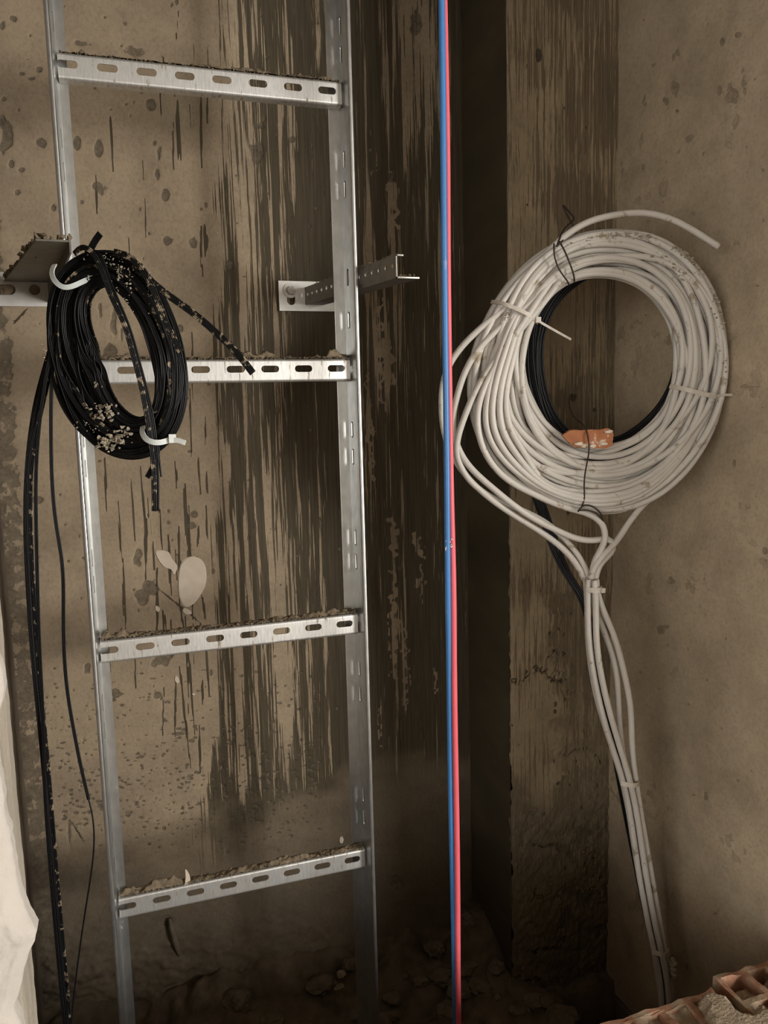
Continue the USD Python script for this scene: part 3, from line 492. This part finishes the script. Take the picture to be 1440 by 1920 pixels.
for k in range(260):
    f = r4.uniform(0.05, 1.0); e = r4.beta(.7, .9); c = (L0a * (1 - f) + L1a * f) * (1 - e) + (L0b * (1 - f) + L1b * f) * e; s = r4.uniform(.0012, .0042)
    cr_.append(crumb(c + [0, 0, .0016 + s * .5 + r4.uniform(0, .002)], s, k))
obj('mortar_dust', cr_, M_DUST, label='mortar debris piled on the arm of the left bracket', cat='mortar crumbs', kind='stuff', smooth=60)

# ------------------------------------------------------------------ coils
def polar(poly, c):
    d = np.asarray(poly, float) - c; a = np.arctan2(d[:, 1], d[:, 0]); r = np.hypot(d[:, 0], d[:, 1]); o = np.argsort(a); a, r = a[o], r[o]
    return lambda t: np.interp(np.mod(t + np.pi, 2 * np.pi) - np.pi, np.r_[a[-1] - 2 * np.pi, a, a[0] + 2 * np.pi], np.r_[r[-1], r, r[0]])
def plane(cpx, Y, yaw):                                    # yaw > 0: the right-hand side comes forward
    C = at(*cpx, Y); a = math.radians(yaw); n = np.array([-math.sin(a), -math.cos(a), 0.0]); return C, n
def put(pts, C, n, lift=0.0):
    P = np.array([on_plane(x, y, C, n) for x, y in pts]); l = np.broadcast_to(lift, (len(P),)); return P + l[:, None] * n
def turns(cpx, inner, outer, C, n, count, layers, r, rpx, gap, seed, wander=0.16, npt=110):
    g = np.random.default_rng(seed); t = np.linspace(-np.pi, np.pi, npt, endpoint=False); Ri, Ro = polar(inner, cpx), polar(outer, cpx)
    ri, ro = Ri(t), Ro(t)
    k_ = np.exp(-(np.arange(-6, 7) / 3.0) ** 2); k_ /= k_.sum(); sm = lambda x: np.convolve(np.r_[x[-6:], x, x[:6]], k_, 'valid')
    ri, ro = sm(ri) + rpx, sm(ro) - rpx
    for k in range(count):
        lay = k % layers; q = (k // layers + 0.5 + g.uniform(-.35, .35)) / (count / layers)
        s = q + wander * (g.normal() * np.sin(t + g.uniform(0, 6.3)) + 0.7 * g.normal() * np.sin(2 * t + g.uniform(0, 6.3)) + .35 * g.normal() * np.sin(3 * t + g.uniform(0, 6.3)))
        s = np.where(s > 1, 2 - s, np.where(s < 0, -s, s)); s = np.clip(sm(np.clip(s, 0, 1)), 0, 1)
        rad = ri + (ro - ri) * s
        rad = sm(sm(rad))
        lift = (lay - (layers - 1) / 2) * gap * (0.45 + 0.55 * np.sqrt(np.clip(1 - (2 * s - 1) ** 2, 0, 1))) + 0.5 * gap * (g.normal() * np.sin(t + g.uniform(0, 6.3)) * .5)
        yield put(np.c_[cpx[0] + rad * np.cos(t), cpx[1] + rad * np.sin(t)], C, n, lift), lay

# white coil hanging in the corner
WC = (1128, 682)
Cw, nw = plane((1128, 690), -0.125, 19)
w_in = [(1258, 682), (1252, 735), (1222, 785), (1175, 822), (1120, 832), (1070, 822), (1035, 790), (1004, 742), (989, 690), (992, 640), (1010, 600), (1034, 560), (1072, 528), (1125, 523), (1160, 527), (1200, 548), (1235, 590), (1253, 640)]
w_out = [(1366, 682), (1358, 745), (1335, 810), (1300, 868), (1245, 930), (1185, 968), (1120, 970), (1050, 955), (985, 925), (930, 890), (895, 830), (878, 760), (876, 705), (890, 645), (925, 570), (960, 520), (1030, 458), (1075, 440), (1128, 428), (1190, 428), (1250, 442), (1300, 478), (1345, 550), (1362, 615)]
RW = 0.0036
wc = thing('white_cable_coil', 'big dusty coil of white round cable hung in the corner with its tails running down', 'cable coil', at(1128, 970, -0.125))
for P, lay in turns(WC, w_in, w_out, Cw, nw, 39, 4, RW, 6.2, 0.0072, 8, 0.12):
    obj('cable_turn', tube(P, RW, 9, True), M_WHITE, wc, smooth=True)
def wpath(pts, lift, n=60, r=RW, name='cable_turn', m=None, parent=None):
    P = spline(put(pts, Cw, nw, lift if np.ndim(lift) else np.full(len(pts), lift)), n); return obj(name, tube(P, r, 9), m or M_WHITE, parent or wc, smooth=True)
wpath([(1000, 500), (1040, 460), (1090, 424), (1150, 407), (1205, 405), (1262, 422), (1300, 445), (1335, 469)], [0, .004, .008, .01, .012, .014, .016, .018], name='cable_end')
# loose loops on the left that run down to the knot
wpath([(1075, 455), (1040, 492), (1000, 535), (930, 592), (875, 640), (836, 700), (828, 760), (840, 835), (875, 893), (940, 950), (1015, 998), (1070, 1045), (1100, 1095)], [-.008, .003, .008, .008, .004, 0, 0, 0, .004, .004, .004, .006, .004], 80)
wpath([(1095, 475), (1055, 500), (1010, 552), (940, 612), (880, 680), (856, 745), (850, 805), (868, 858), (920, 912), (985, 962), (1050, 996), (1110, 1010), (1142, 1012), (1147, 1024), (1125, 1052), (1112, 1090)], [-.008, .005, .012, .01, .008, .006, .006, .008, .009, .01, .01, .01, .008, .006, .008, .008], 100)
wpath([(1105, 492), (1060, 518), (1015, 570), (955, 640), (900, 715), (866, 790), (856, 850), (885, 905), (950, 945), (1030, 985), (1075, 1030), (1098, 1070), (1104, 1105)], [-.008, .007, .014, .014, .014, .012, .008, .006, 0, -.002, 0, .004, .004], 90)
wpath([(1075, 485), (1035, 525), (985, 595), (930, 680), (895, 760), (900, 830), (940, 890), (1010, 930), (1060, 950), (1100, 962), (1124, 982), (1127, 1010), (1112, 1045), (1104, 1090)], [-.008, .008, .016, .016, .016, .014, .012, .012, .012, .014, .014, .014, .012, .01], 100)
wpath([(1322, 780), (1290, 860), (1240, 918), (1200, 952), (1174, 984), (1150, 1015), (1122, 1040), (1106, 1068), (1099, 1105)], [-.012, -.008, -.004, .002, .004, .008, .014, .012, .010], 80)
for k, (dx, dl) in enumerate(((0, .016), (10, .018), (22, .018), (34, .014))):
    wpath([(1090, 472 + dx * .6), (1020 + dx * .3, 520 + dx * .5), (965 + dx * .6, 590), (935 + dx * .8, 660), (912 + dx, 740), (912 + dx * 1.2, 810 - dx * .3), (950 + dx, 870 - dx * .4), (1010, 912 - dx * .5), (1090, 940 - dx * .6), (1180, 930 - dx * .7), (1260, 870 - dx * .6), (1310, 790 - dx * .5), (1318, 720)], [-.008, .004, .012] + [dl] * 7 + [.010, .002, -.008], 110)
for k, dx in enumerate((0, 12, 26, 38)):                      # deeper turns fanned out low on the left
    wpath([(952 + dx * .7, 590), (948 + dx * .8, 640), (950 + dx, 720), (965 + dx * 1.3, 800), (1000 + dx * 1.3, 860), (1050 + dx, 905), (1120, 925)], -.011 - .002 * (k % 2), 60)
Ct, nt = at(1105, 1105, -0.132), np.array([0, -1.0, 0])
def tail(pts, lifts, m=M_WHITE, r=RW, name='cable_tail', parent=None):
    P = spline([on_plane(x, y, Ct, nt) + nt * l for (x, y), l in zip(pts, lifts)], 90); return obj(name, tube(P, r, 9), m, parent or wc, smooth=True)
tail([(1099, 1085), (1099, 1112), (1100, 1180), (1115, 1290), (1140, 1385), (1164, 1460), (1192, 1620), (1222, 1775), (1233, 1830), (1237, 1960)], [.004] * 10)
tail([(1105, 1085), (1107, 1112), (1109, 1190), (1124, 1290), (1150, 1385), (1172, 1460), (1200, 1620), (1230, 1775), (1241, 1830), (1244, 1960)], [.010] * 10)
tail([(1101, 1085), (1103, 1112), (1105, 1185), (1120, 1300), (1146, 1390), (1168, 1460), (1197, 1620), (1227, 1775), (1237, 1835), (1250, 1960)], [-.003] * 10)
tail([(1112, 1085), (1115, 1108), (1142, 1180), (1165, 1260), (1176, 1320), (1180, 1400), (1187, 1462), (1213, 1620), (1240, 1775), (1250, 1835), (1259, 1960)], [.006] * 11)
tail([(1110, 1085), (1112, 1110), (1135, 1185), (1157, 1260), (1162, 1330), (1168, 1400), (1180, 1462), (1207, 1620), (1235, 1775), (1247, 1830), (1252, 1960)], [-.002] * 11)
# its nylon ties and the tie wire
def strap(pts, C, n, lift, w, parent, mat_, name='cable_tie', t=0.0012):
    P = spline(put(pts, C, n, lift if np.ndim(lift) else np.full(len(pts), lift)), 26); T = np.gradient(P, axis=0); up = np.cross(T, n)
    return obj(name, ribbon(P, w, t, up), mat_, parent, smooth=40), P
def tie_head(P, n, parent, mat_, s):
    c = P; hx = trimesh.creation.box(s); hx = hx.subdivide(); return obj('tie_head', man(m3d.Manifold.hull_points(np.array([c + np.array([a, b, d]) * np.array(s) / 2 * (1 if abs(a) + abs(b) + abs(d) < 3 else .86) for a in (-1, 1) for b in (-1, 1) for d in (-1, 1)], np.float32))), mat_, parent, smooth=20)
t1, P1 = strap([(922, 565), (940, 573), (965, 584), (990, 596), (1008, 606)], Cw, nw, [-.004, .016, .0205, .018, .004], .0042, wc, M_NYLON2); tie_head(put([(1005, 602)], Cw, nw, .012)[0], nw, t1, M_NYLON2, (.007, .004, .007))
obj('tie_tail', ribbon(spline(put([(1006, 604), (1038, 620), (1072, 636)], Cw, nw, [.011, .004, -.004]), 10), .0026, .001, (0.3, 0, 1)), M_NYLON2, t1)
t2, P2 = strap([(1255, 724), (1275, 731), (1300, 738), (1325, 743), (1350, 746)], Cw, nw, [.002, .018, .0205, .018, .0], .0048, wc, M_NYLON2); tie_head(put([(1322, 742)], Cw, nw, .020)[0], nw, t2, M_NYLON2, (.008, .004, .007))
obj('tie_tail', ribbon(spline(put([(1335, 743), (1350, 741), (1366, 741)], Cw, nw, [.014, .012, .010]), 8), .0028, .001, (0, 0.2, 1)), M_NYLON2, t2)
def wrap(c0, c1, lift, w, parent, mat_, bulge=.008):        # a tie round the straight bundle
    pts = [(c0[0] + (c1[0] - c0[0]) * f, c0[1] + (c1[1] - c0[1]) * f) for f in np.linspace(0, 1, 7)]
    P = np.array([on_plane(x, y, Ct, nt) for x, y in pts]); P += nt * (lift + bulge * np.sin(np.linspace(0, np.pi, 7)))[:, None]
    return obj('cable_tie', ribbon(spline(P, 18), w, .0012, (0.2, 0, 1)), mat_, parent)
for c0, c1, dz in (((1095, 1104), (1122, 1100), .006), ((1159, 1464), (1193, 1462), .006), ((1217, 1778), (1247, 1776), .006)):
    k = wrap(c0, c1, .006, .0055, wc, M_NYLON2)
tie_head(on_plane(1119, 1103, Ct, nt) + nt * .011, nt, k, M_NYLON2, (.006, .005, .006))
obj('mortar_blob', [lump(on_plane(1250, y, Ct, nt) + nt * .012, (.0045, .005, .007), 60 + i, 2, .5) for i, y in enumerate((1795, 1806, 1815))], M_CREAM, wc, smooth=60)
crust = []
r5 = np.random.default_rng(15)
rout = polar(w_out, WC)
for a0, a1, nn, dd in ((-92, -66, 90, 14), (-62, -38, 90, 14), (-36, -14, 70, 12), (-70, -40, 40, 42), (-110, -94, 24, 16), (-160, -148, 16, 30), (-8, 6, 16, 10), (14, 24, 8, 20)):
    for k in range(nn):
        a = math.radians(a0 + (a1 - a0) * r5.beta(2, 2)); rr = float(rout(np.array([a]))[0]) - dd - abs(r5.normal() * 7); z = r5.uniform(.0005, .0017)
        crust.append(crumb(put([(WC[0] + rr * math.cos(a), WC[1] + rr * math.sin(a))], Cw, nw, .0115 + r5.uniform(-.002, .003) + (0 if dd < 20 else .002))[0], (z * 1.5, z, z), len(crust)))
obj('cement_crumbs', crust, M_CREAM, wc, smooth=60, kind='stuff', label='grey cement crumbs stuck on the sheath')
tw = thing('tie_wire', 'thin rusty wire twisted round the upper left of the white cable coil', 'wire', at(1040, 465, -.13))
wr = .0009
obj('wire_strand', [tube(spline(put([(1034, 462), (1032, 480), (1040, 510), (1055, 530), (1064, 536)], Cw, nw, [.014, .020, .0215, .019, .008]), 30), wr, 6), tube(spline(put([(1044, 458), (1050, 475), (1060, 500), (1068, 520), (1074, 532)], Cw, nw, [.014, .020, .0215, .019, .008]), 30), wr, 6)], M_RUST, tw, smooth=True)
obj('wire_strand', [tube(spline(put([(1036, 470), (1048, 458), (1040, 466), (1046, 450), (1056, 432), (1072, 415), (1084, 402), (1078, 384), (1069, 370), (1068, 376), (1080, 400), (1092, 420)], Cw, nw, [.022, .02, .023, .01, 0, -.01, -.02, -.03, -.035, -.03, -.03, -.03]), 90), wr, 6)], M_RUST, tw, smooth=True)
# brick shard held on its own wire
sh = np.array([(1046, 815), (1058, 806), (1130, 803), (1137, 810), (1136, 834), (1120, 838), (1066, 836), (1058, 826)], float)
Pf = put(sh, Cw, nw, .027); Pb = put(scaled(sh, .95), Cw, nw, .014)
smid = man(m3d.Manifold.hull_points(np.vstack([Pf, Pb]).astype(np.float32)).refine_to_length(.004)); v = np.array(smid.vertices); v += (np.stack([meshkit.fbm(v * 120 + q, 3, 3) for q in (0, 9, 17)], -1) - .5) * .005
sp = thing('brick_shard', 'small orange broken brick piece wedged at the bottom of the white cable coil opening', 'brick piece', at(1092, 836, -.14)); obj('shard_body', trimesh.Trimesh(v, smid.faces, process=False), M_SHARD, sp, smooth=25)
obj('mortar_patch', [lump(put([(x, y)], Cw, nw, .0265)[0], (.005, .003, .0022), i, 2, .5) for i, (x, y) in enumerate(((1085, 833), (1100, 834), (1120, 830), (1130, 808), (1075, 830)))], M_SPLAT, sp, smooth=60)
tw2 = thing('tie_wire', 'rusty wire running from the brick shard down over the lower turns of the white coil', 'wire', at(1090, 900, -.14))
obj('wire_strand', tube(spline(put([(1078, 748), (1076, 765), (1080, 785), (1088, 805), (1092, 838), (1091, 870), (1087, 910), (1080, 950), (1076, 955), (1082, 946), (1098, 944), (1115, 955), (1125, 972)], Cw, nw, [-.03, -.02, 0, .027, .030, .0215, .021, .020, .02, .022, .022, .02, .012]), 90), wr, 6), M_RUST, tw2, smooth=True)
obj('wire_strand', tube(spline(put([(1078, 952), (1100, 954), (1118, 966), (1128, 980), (1131, 992)], Cw, nw, [.022, .022, .018, .014, .014]), 40), wr, 6), M_RUST, tw2, smooth=True)

# flat black multi-wire cable: three thin cores side by side
def flat_cable(P, n, r=0.00085, k=3, closed=False, twist=0.0, seed=0, sides=6):
    T, _, _ = frames(P, closed); N = np.broadcast_to(n, P.shape); W = np.cross(T, N); W /= np.linalg.norm(W, axis=1, keepdims=True); t = np.linspace(0, 2 * np.pi, len(P), endpoint=not closed)
    a = twist * np.sin(t * (1 + seed % 2) + seed); W = np.cos(a)[:, None] * W + np.sin(a)[:, None] * N
    return [tube(P + W * (j - (k - 1) / 2) * r * 1.75, r, sides, closed) for j in range(k)]
bb = thing('black_cable_coil', 'black cable coil hidden behind the white coil, showing inside its opening', 'cable coil', at(1135, 830, -.08))
Cb, nb = Cw - nw * 0.029, nw
b_in = [(1262, 660), (1250, 715), (1222, 765), (1180, 805), (1135, 828), (1090, 822), (1052, 795), (1034, 740), (1022, 685), (1020, 640), (1034, 590), (1060, 555), (1100, 525), (1140, 505), (1190, 520), (1240, 590)]
b_out = [tuple(np.array(WC) + (np.array(p) - WC) * 1.38) for p in b_in]
for P, lay in turns((1138, 668), b_in, b_out, Cb, nb, 34, 3, .0025, 3.5, .004, 18, .12, 90):
    obj('cable_turn', flat_cable(P, nb, .0012, 3, True, .8, lay), M_BLACK, bb, smooth=True)
for k, (x, l) in enumerate(((3, -.020), (9, -.022), (15, -.018))):
    P = spline([on_plane(px_, py_, Ct, nt) + nt * np.interp(py_, [900, 1060, 1120], [-.068, -.045, l]) for px_, py_ in ((1040 + x, 900), (1058 + x, 970), (1074 + x, 1040), (1090 + x * .5, 1090), (1106 + x * .4, 1130), (1122 + x * .4, 1200), (1138 + x * .4, 1280), (1154 + x * .4, 1350), (1168 + x * .4, 1420), (1176 + x * .4, 1465), (1210 + x * .3, 1640), (1238 + x * .3, 1775), (1252 + x * .5, 1835), (1268 + x * .6, 1940))], 80)
    obj('cable_tail', flat_cable(P, nt, .0012, 3), M_BLACK, bb, smooth=True)

# black wire coil on the left bracket
bk = thing('black_wire_coil', 'oval coil of black flat wires with mortar crust hanging on the left bracket', 'wire coil', at(222, 865, -.16))
KC = (222, 668); Ck, nk = plane((222, 668), -0.165, 24)
k_in = [(175, 521), (210, 532), (222, 555), (254, 599), (271, 642), (284, 701), (287, 745), (284, 782), (271, 800), (250, 788), (233, 771), (216, 730), (201, 686), (187, 648), (169, 590), (159, 546)]
k_out = [(108, 502), (125, 486), (146, 476), (187, 463), (233, 468), (262, 491), (289, 520), (309, 567), (332, 625), (346, 686), (347, 745), (340, 788), (326, 822), (300, 855), (262, 870), (227, 864), (175, 841), (140, 800), (117, 753), (99, 686), (95, 620), (99, 555)]
def kput(pts, lift): return put(pts, Ck, nk, lift)
for i, (P, lay) in enumerate(turns(KC, k_in, k_out, Ck, nk, 44, 4, .0012, 3.0, .0052, 28, .11, 100)):
    obj('wire_turn', flat_cable(P, nk, .00082, 3, True, .9, i), M_BLACK if i % 9 else M_DUSTY, bk, smooth=True)
def kwire(pts, lift, name='wire_tail', m=M_BLACK, n=80, k=3, r=.00082, nn=None, tw=0.0):
    P = spline(kput(pts, np.full(len(pts), lift) if np.ndim(lift) == 0 else np.array(lift)), n); return obj(name, flat_cable(P, nk if nn is None else nn, r, k, False, tw, 1), m, bk, smooth=True)
kwire([(150, 480), (172, 470), (188, 480), (205, 510), (222, 555), (245, 605), (262, 660), (280, 730), (292, 800), (298, 850), (299, 955)], [.010, .014, .015, .0155, .016, .016, .016, .016, .016, .015, .012], 'wire_end', M_DUSTY, k=3)
kwire([(170, 475), (196, 482), (212, 515), (230, 560), (253, 615), (270, 672), (288, 740), (300, 800), (303, 850), (302, 955)], [.010, .013, .014, .015, .015, .015, .015, .015, .013, .010], 'wire_end', k=3)
kwire([(300, 820), (305, 845), (298, 870), (286, 893)], .012, 'wire_end', k=3); kwire([(301, 840), (304, 865), (307, 893)], .006, 'wire_end', k=1)
kwire([(225, 478), (262, 492), (288, 525), (305, 560), (325, 612), (350, 662)], [.012, .014, .015, .015, .015, .015], 'wire_end', M_DUSTY, k=4)
kwire([(260, 500), (292, 530), (320, 553), (365, 585), (420, 630), (460, 668), (489, 702)], [.010, .012, .013, .014, .018, .022, .026], 'wire_end', M_DUSTY, k=4)
kwire([(160, 490), (172, 468), (182, 452), (192, 440)], [.0, .002, .003, .004], 'wire_end', k=4)
def ext(p): return p + [(p[-1][0] + (p[-1][0] - p[-2][0]) * 1.2, p[-1][1] + (p[-1][1] - p[-2][1]) * 1.2)]
TA = [(118, 535), (103, 580), (80, 660), (58, 740), (43, 830), (36, 930), (39, 1080), (50, 1240), (70, 1420), (88, 1590), (104, 1760), (119, 1920)]
for dx, l in ((0, -.010),): kwire(ext([(x + dx, y) for x, y in TA]), l, r=.00062)
TB = [(128, 545), (112, 590), (90, 670), (70, 760), (54, 840), (48, 930), (51, 1080), (60, 1240), (76, 1400), (92, 1580), (109, 1760), (124, 1920)]
for j, (dx, l, e) in enumerate(((0, -.004, 0), (3, .000, 2), (6, .004, 4), (9, -.002, 3))): kwire(ext([(x + dx * np.interp(y, [535, 950, 1200, 1400, 1920], [1, .75, 1.1, 1.0, .6]), y) for x, y in TB]), l, m=M_DUSTY if j == 3 else M_BLACK, r=.00068)
kwire(ext([(140, 545), (118, 600), (98, 680), (80, 800), (74, 900), (75, 1010), (78, 1140), (82, 1240), (87, 1350), (89, 1440), (97, 1580), (112, 1760), (127, 1920)]), .006, r=.00062)
kwire([(138, 560), (117, 610), (104, 680), (100, 800), (102, 900), (110, 985), (120, 1050), (123, 1150), (130, 1290), (143, 1370), (157, 1440), (170, 1495)], .004, r=.00062)
kwire([(168, 1488), (175, 1515), (180, 1570), (172, 1650), (158, 1740), (146, 1830), (136, 1920), (128, 2010)], .004, k=1, r=.0008)
kt, _ = strap([(107, 498), (113, 518), (127, 537), (143, 545), (158, 540), (170, 528), (184, 520), (206, 523)], Ck, nk, [.004, .014, .0185, .0185, .016, .008, .002, -.002], .0042, bk, M_NYLON)
tie_head(kput([(177, 524)], .006)[0], nk, kt, M_NYLON, (.006, .004, .005))
kt2, _ = strap([(275, 793), (280, 810), (293, 823), (312, 828), (328, 824)], Ck, nk, [.004, .015, .0195, .019, .014], .0046, bk, M_NYLON)
tie_head(kput([(334, 821)], .014)[0], nk, kt2, M_NYLON, (.0068, .005, .0085))
obj('tie_tail', ribbon(kput([(336, 823), (348, 825), (359, 829)], .015), .0042, .0011, (0, 0, 1)), M_NYLON, kt2)
crust = []; r6 = np.random.default_rng(25)
for cxx, cyy, sx, sy, nn, sz in ((236, 520, 14, 22, 30, .0016), (205, 490, 22, 8, 18, .0014), (290, 545, 6, 28, 16, .0012), (195, 770, 10, 9, 16, .0026), (213, 772, 10, 14, 18, .0026), (215, 828, 22, 10, 30, .0030), (240, 815, 14, 10, 20, .0026), (190, 720, 6, 10, 6, .0016), (250, 560, 8, 20, 12, .0013), (300, 765, 3, 5, 3, .0014), (265, 505, 10, 12, 8, .0013), (95, 665, 3, 12, 6, .0016), (180, 800, 20, 14, 16, .0012)):
    for k in range(int(nn * 1.5)):
        s = sz * r6.uniform(.3, .85); crust.append(crumb(kput([(cxx + r6.normal() * sx * .7, cyy + r6.normal() * sy * .7)], .0105 + r6.uniform(-.002, .0025))[0], (s * 1.2, s * .8, s), k))
obj('mortar_crust', crust, M_CREAM, bk, smooth=40, kind='stuff', label='pale crusts of mortar stuck on the wires')

# ------------------------------------------------------------------ blue and red cables hanging through the shaft
BX = [(0, 828, -.1525), (300, 831.5, -.1522), (480, 833, -.1522), (720, 836, -.1520), (950, 838.5, -.1515), (1085, 839.5, -.150), (1250, 842, -.1485), (1500, 845.5, -.1480), (1700, 850, -.1475), (1860, 853, -.1470), (1920, 854, -.1470)]
RX = [(0, 833, -.1470), (300, 838.5, -.1475), (480, 839.5, -.1475), (720, 842.5, -.1480), (950, 846.5, -.1485), (1085, 850, -.150), (1250, 851.5, -.1515), (1500, 855.5, -.1520), (1700, 858, -.1525), (1860, 859, -.1530), (1920, 860, -.1530)]
def hang(name, T, m, label):
    P = np.array([at(x, y, Y) for y, x, Y in T]); P = np.vstack([P[0] + [0, 0, 0.45], P[0] + [0, 0, .2], P, P[-1] * [1, 1, 0] + [0, 0, 0.012]])
    P = spline(P, 160); pt = thing(name, label, 'cable', P[-1]); obj('sheath', tube(P, .0031, 14), m, pt, smooth=True); return pt
pb = hang('blue_cable', BX, M_BLUE, 'straight blue cable hanging down in front of the column, left one of the twisted pair')
pr_ = hang('red_cable', RX, M_RED, 'straight pinkish red cable hanging beside the blue one')
obj('mortar_speck', [crumb(at(840 + r6.uniform(-4, 4), 1022 + r6.uniform(-16, 16), -.1525), (.0012, .0006, .0016), k) for k in range(16)], M_SPLAT, pb, smooth=60)
obj('mortar_speck', [crumb(at(846 + r6.uniform(-2, 3), 1018 + r6.uniform(-9, 9), -.1535), (.0011, .0006, .0014), k) for k in range(8)], M_SPLAT, pr_, smooth=60)

# ------------------------------------------------------------------ rubble along the foot of the wall
r7 = np.random.default_rng(77); fl_h = lambda x, y: float(0.055 * smooth01(np.array(y), 0.06, 0.19) * 0.9 + 0.05 * np.exp(-((x - 0.50) / 0.05) ** 2 - ((y - 0.10) / 0.07) ** 2))
for k in range(46):
    x = r7.uniform(0.06, 0.56); y = r7.uniform(0.03, 0.155) if x < .5 else r7.uniform(-.02, .03); s = r7.uniform(.006, .017)
    obj('mortar_lump', lump((x, y, fl_h(x, y) + s * .25), (s * r7.uniform(.9, 1.4), s, s * .75), k, 2, .55), M_LUMP, label='dull brown mortar lump in the rubble on the shaft floor', cat='rubble lump', group='mortar lumps on the shaft floor', smooth=25)
for (x, y, s), lab in zip(((576, 1860, .012), (632, 1858, .014), (640, 1826, .007)), ('rounded pale stone in the rubble left of the right ladder rail', 'tall grey stone lying closest to the foot of the right ladder rail', 'tiny pale chip above the rubble left of the right ladder rail')):
    obj('stone', lump(at(x, y, .14), (s, s * .8, s * .8), int(x), 2, .35), M_MORTAR, label=lab, cat='stone', smooth=40)
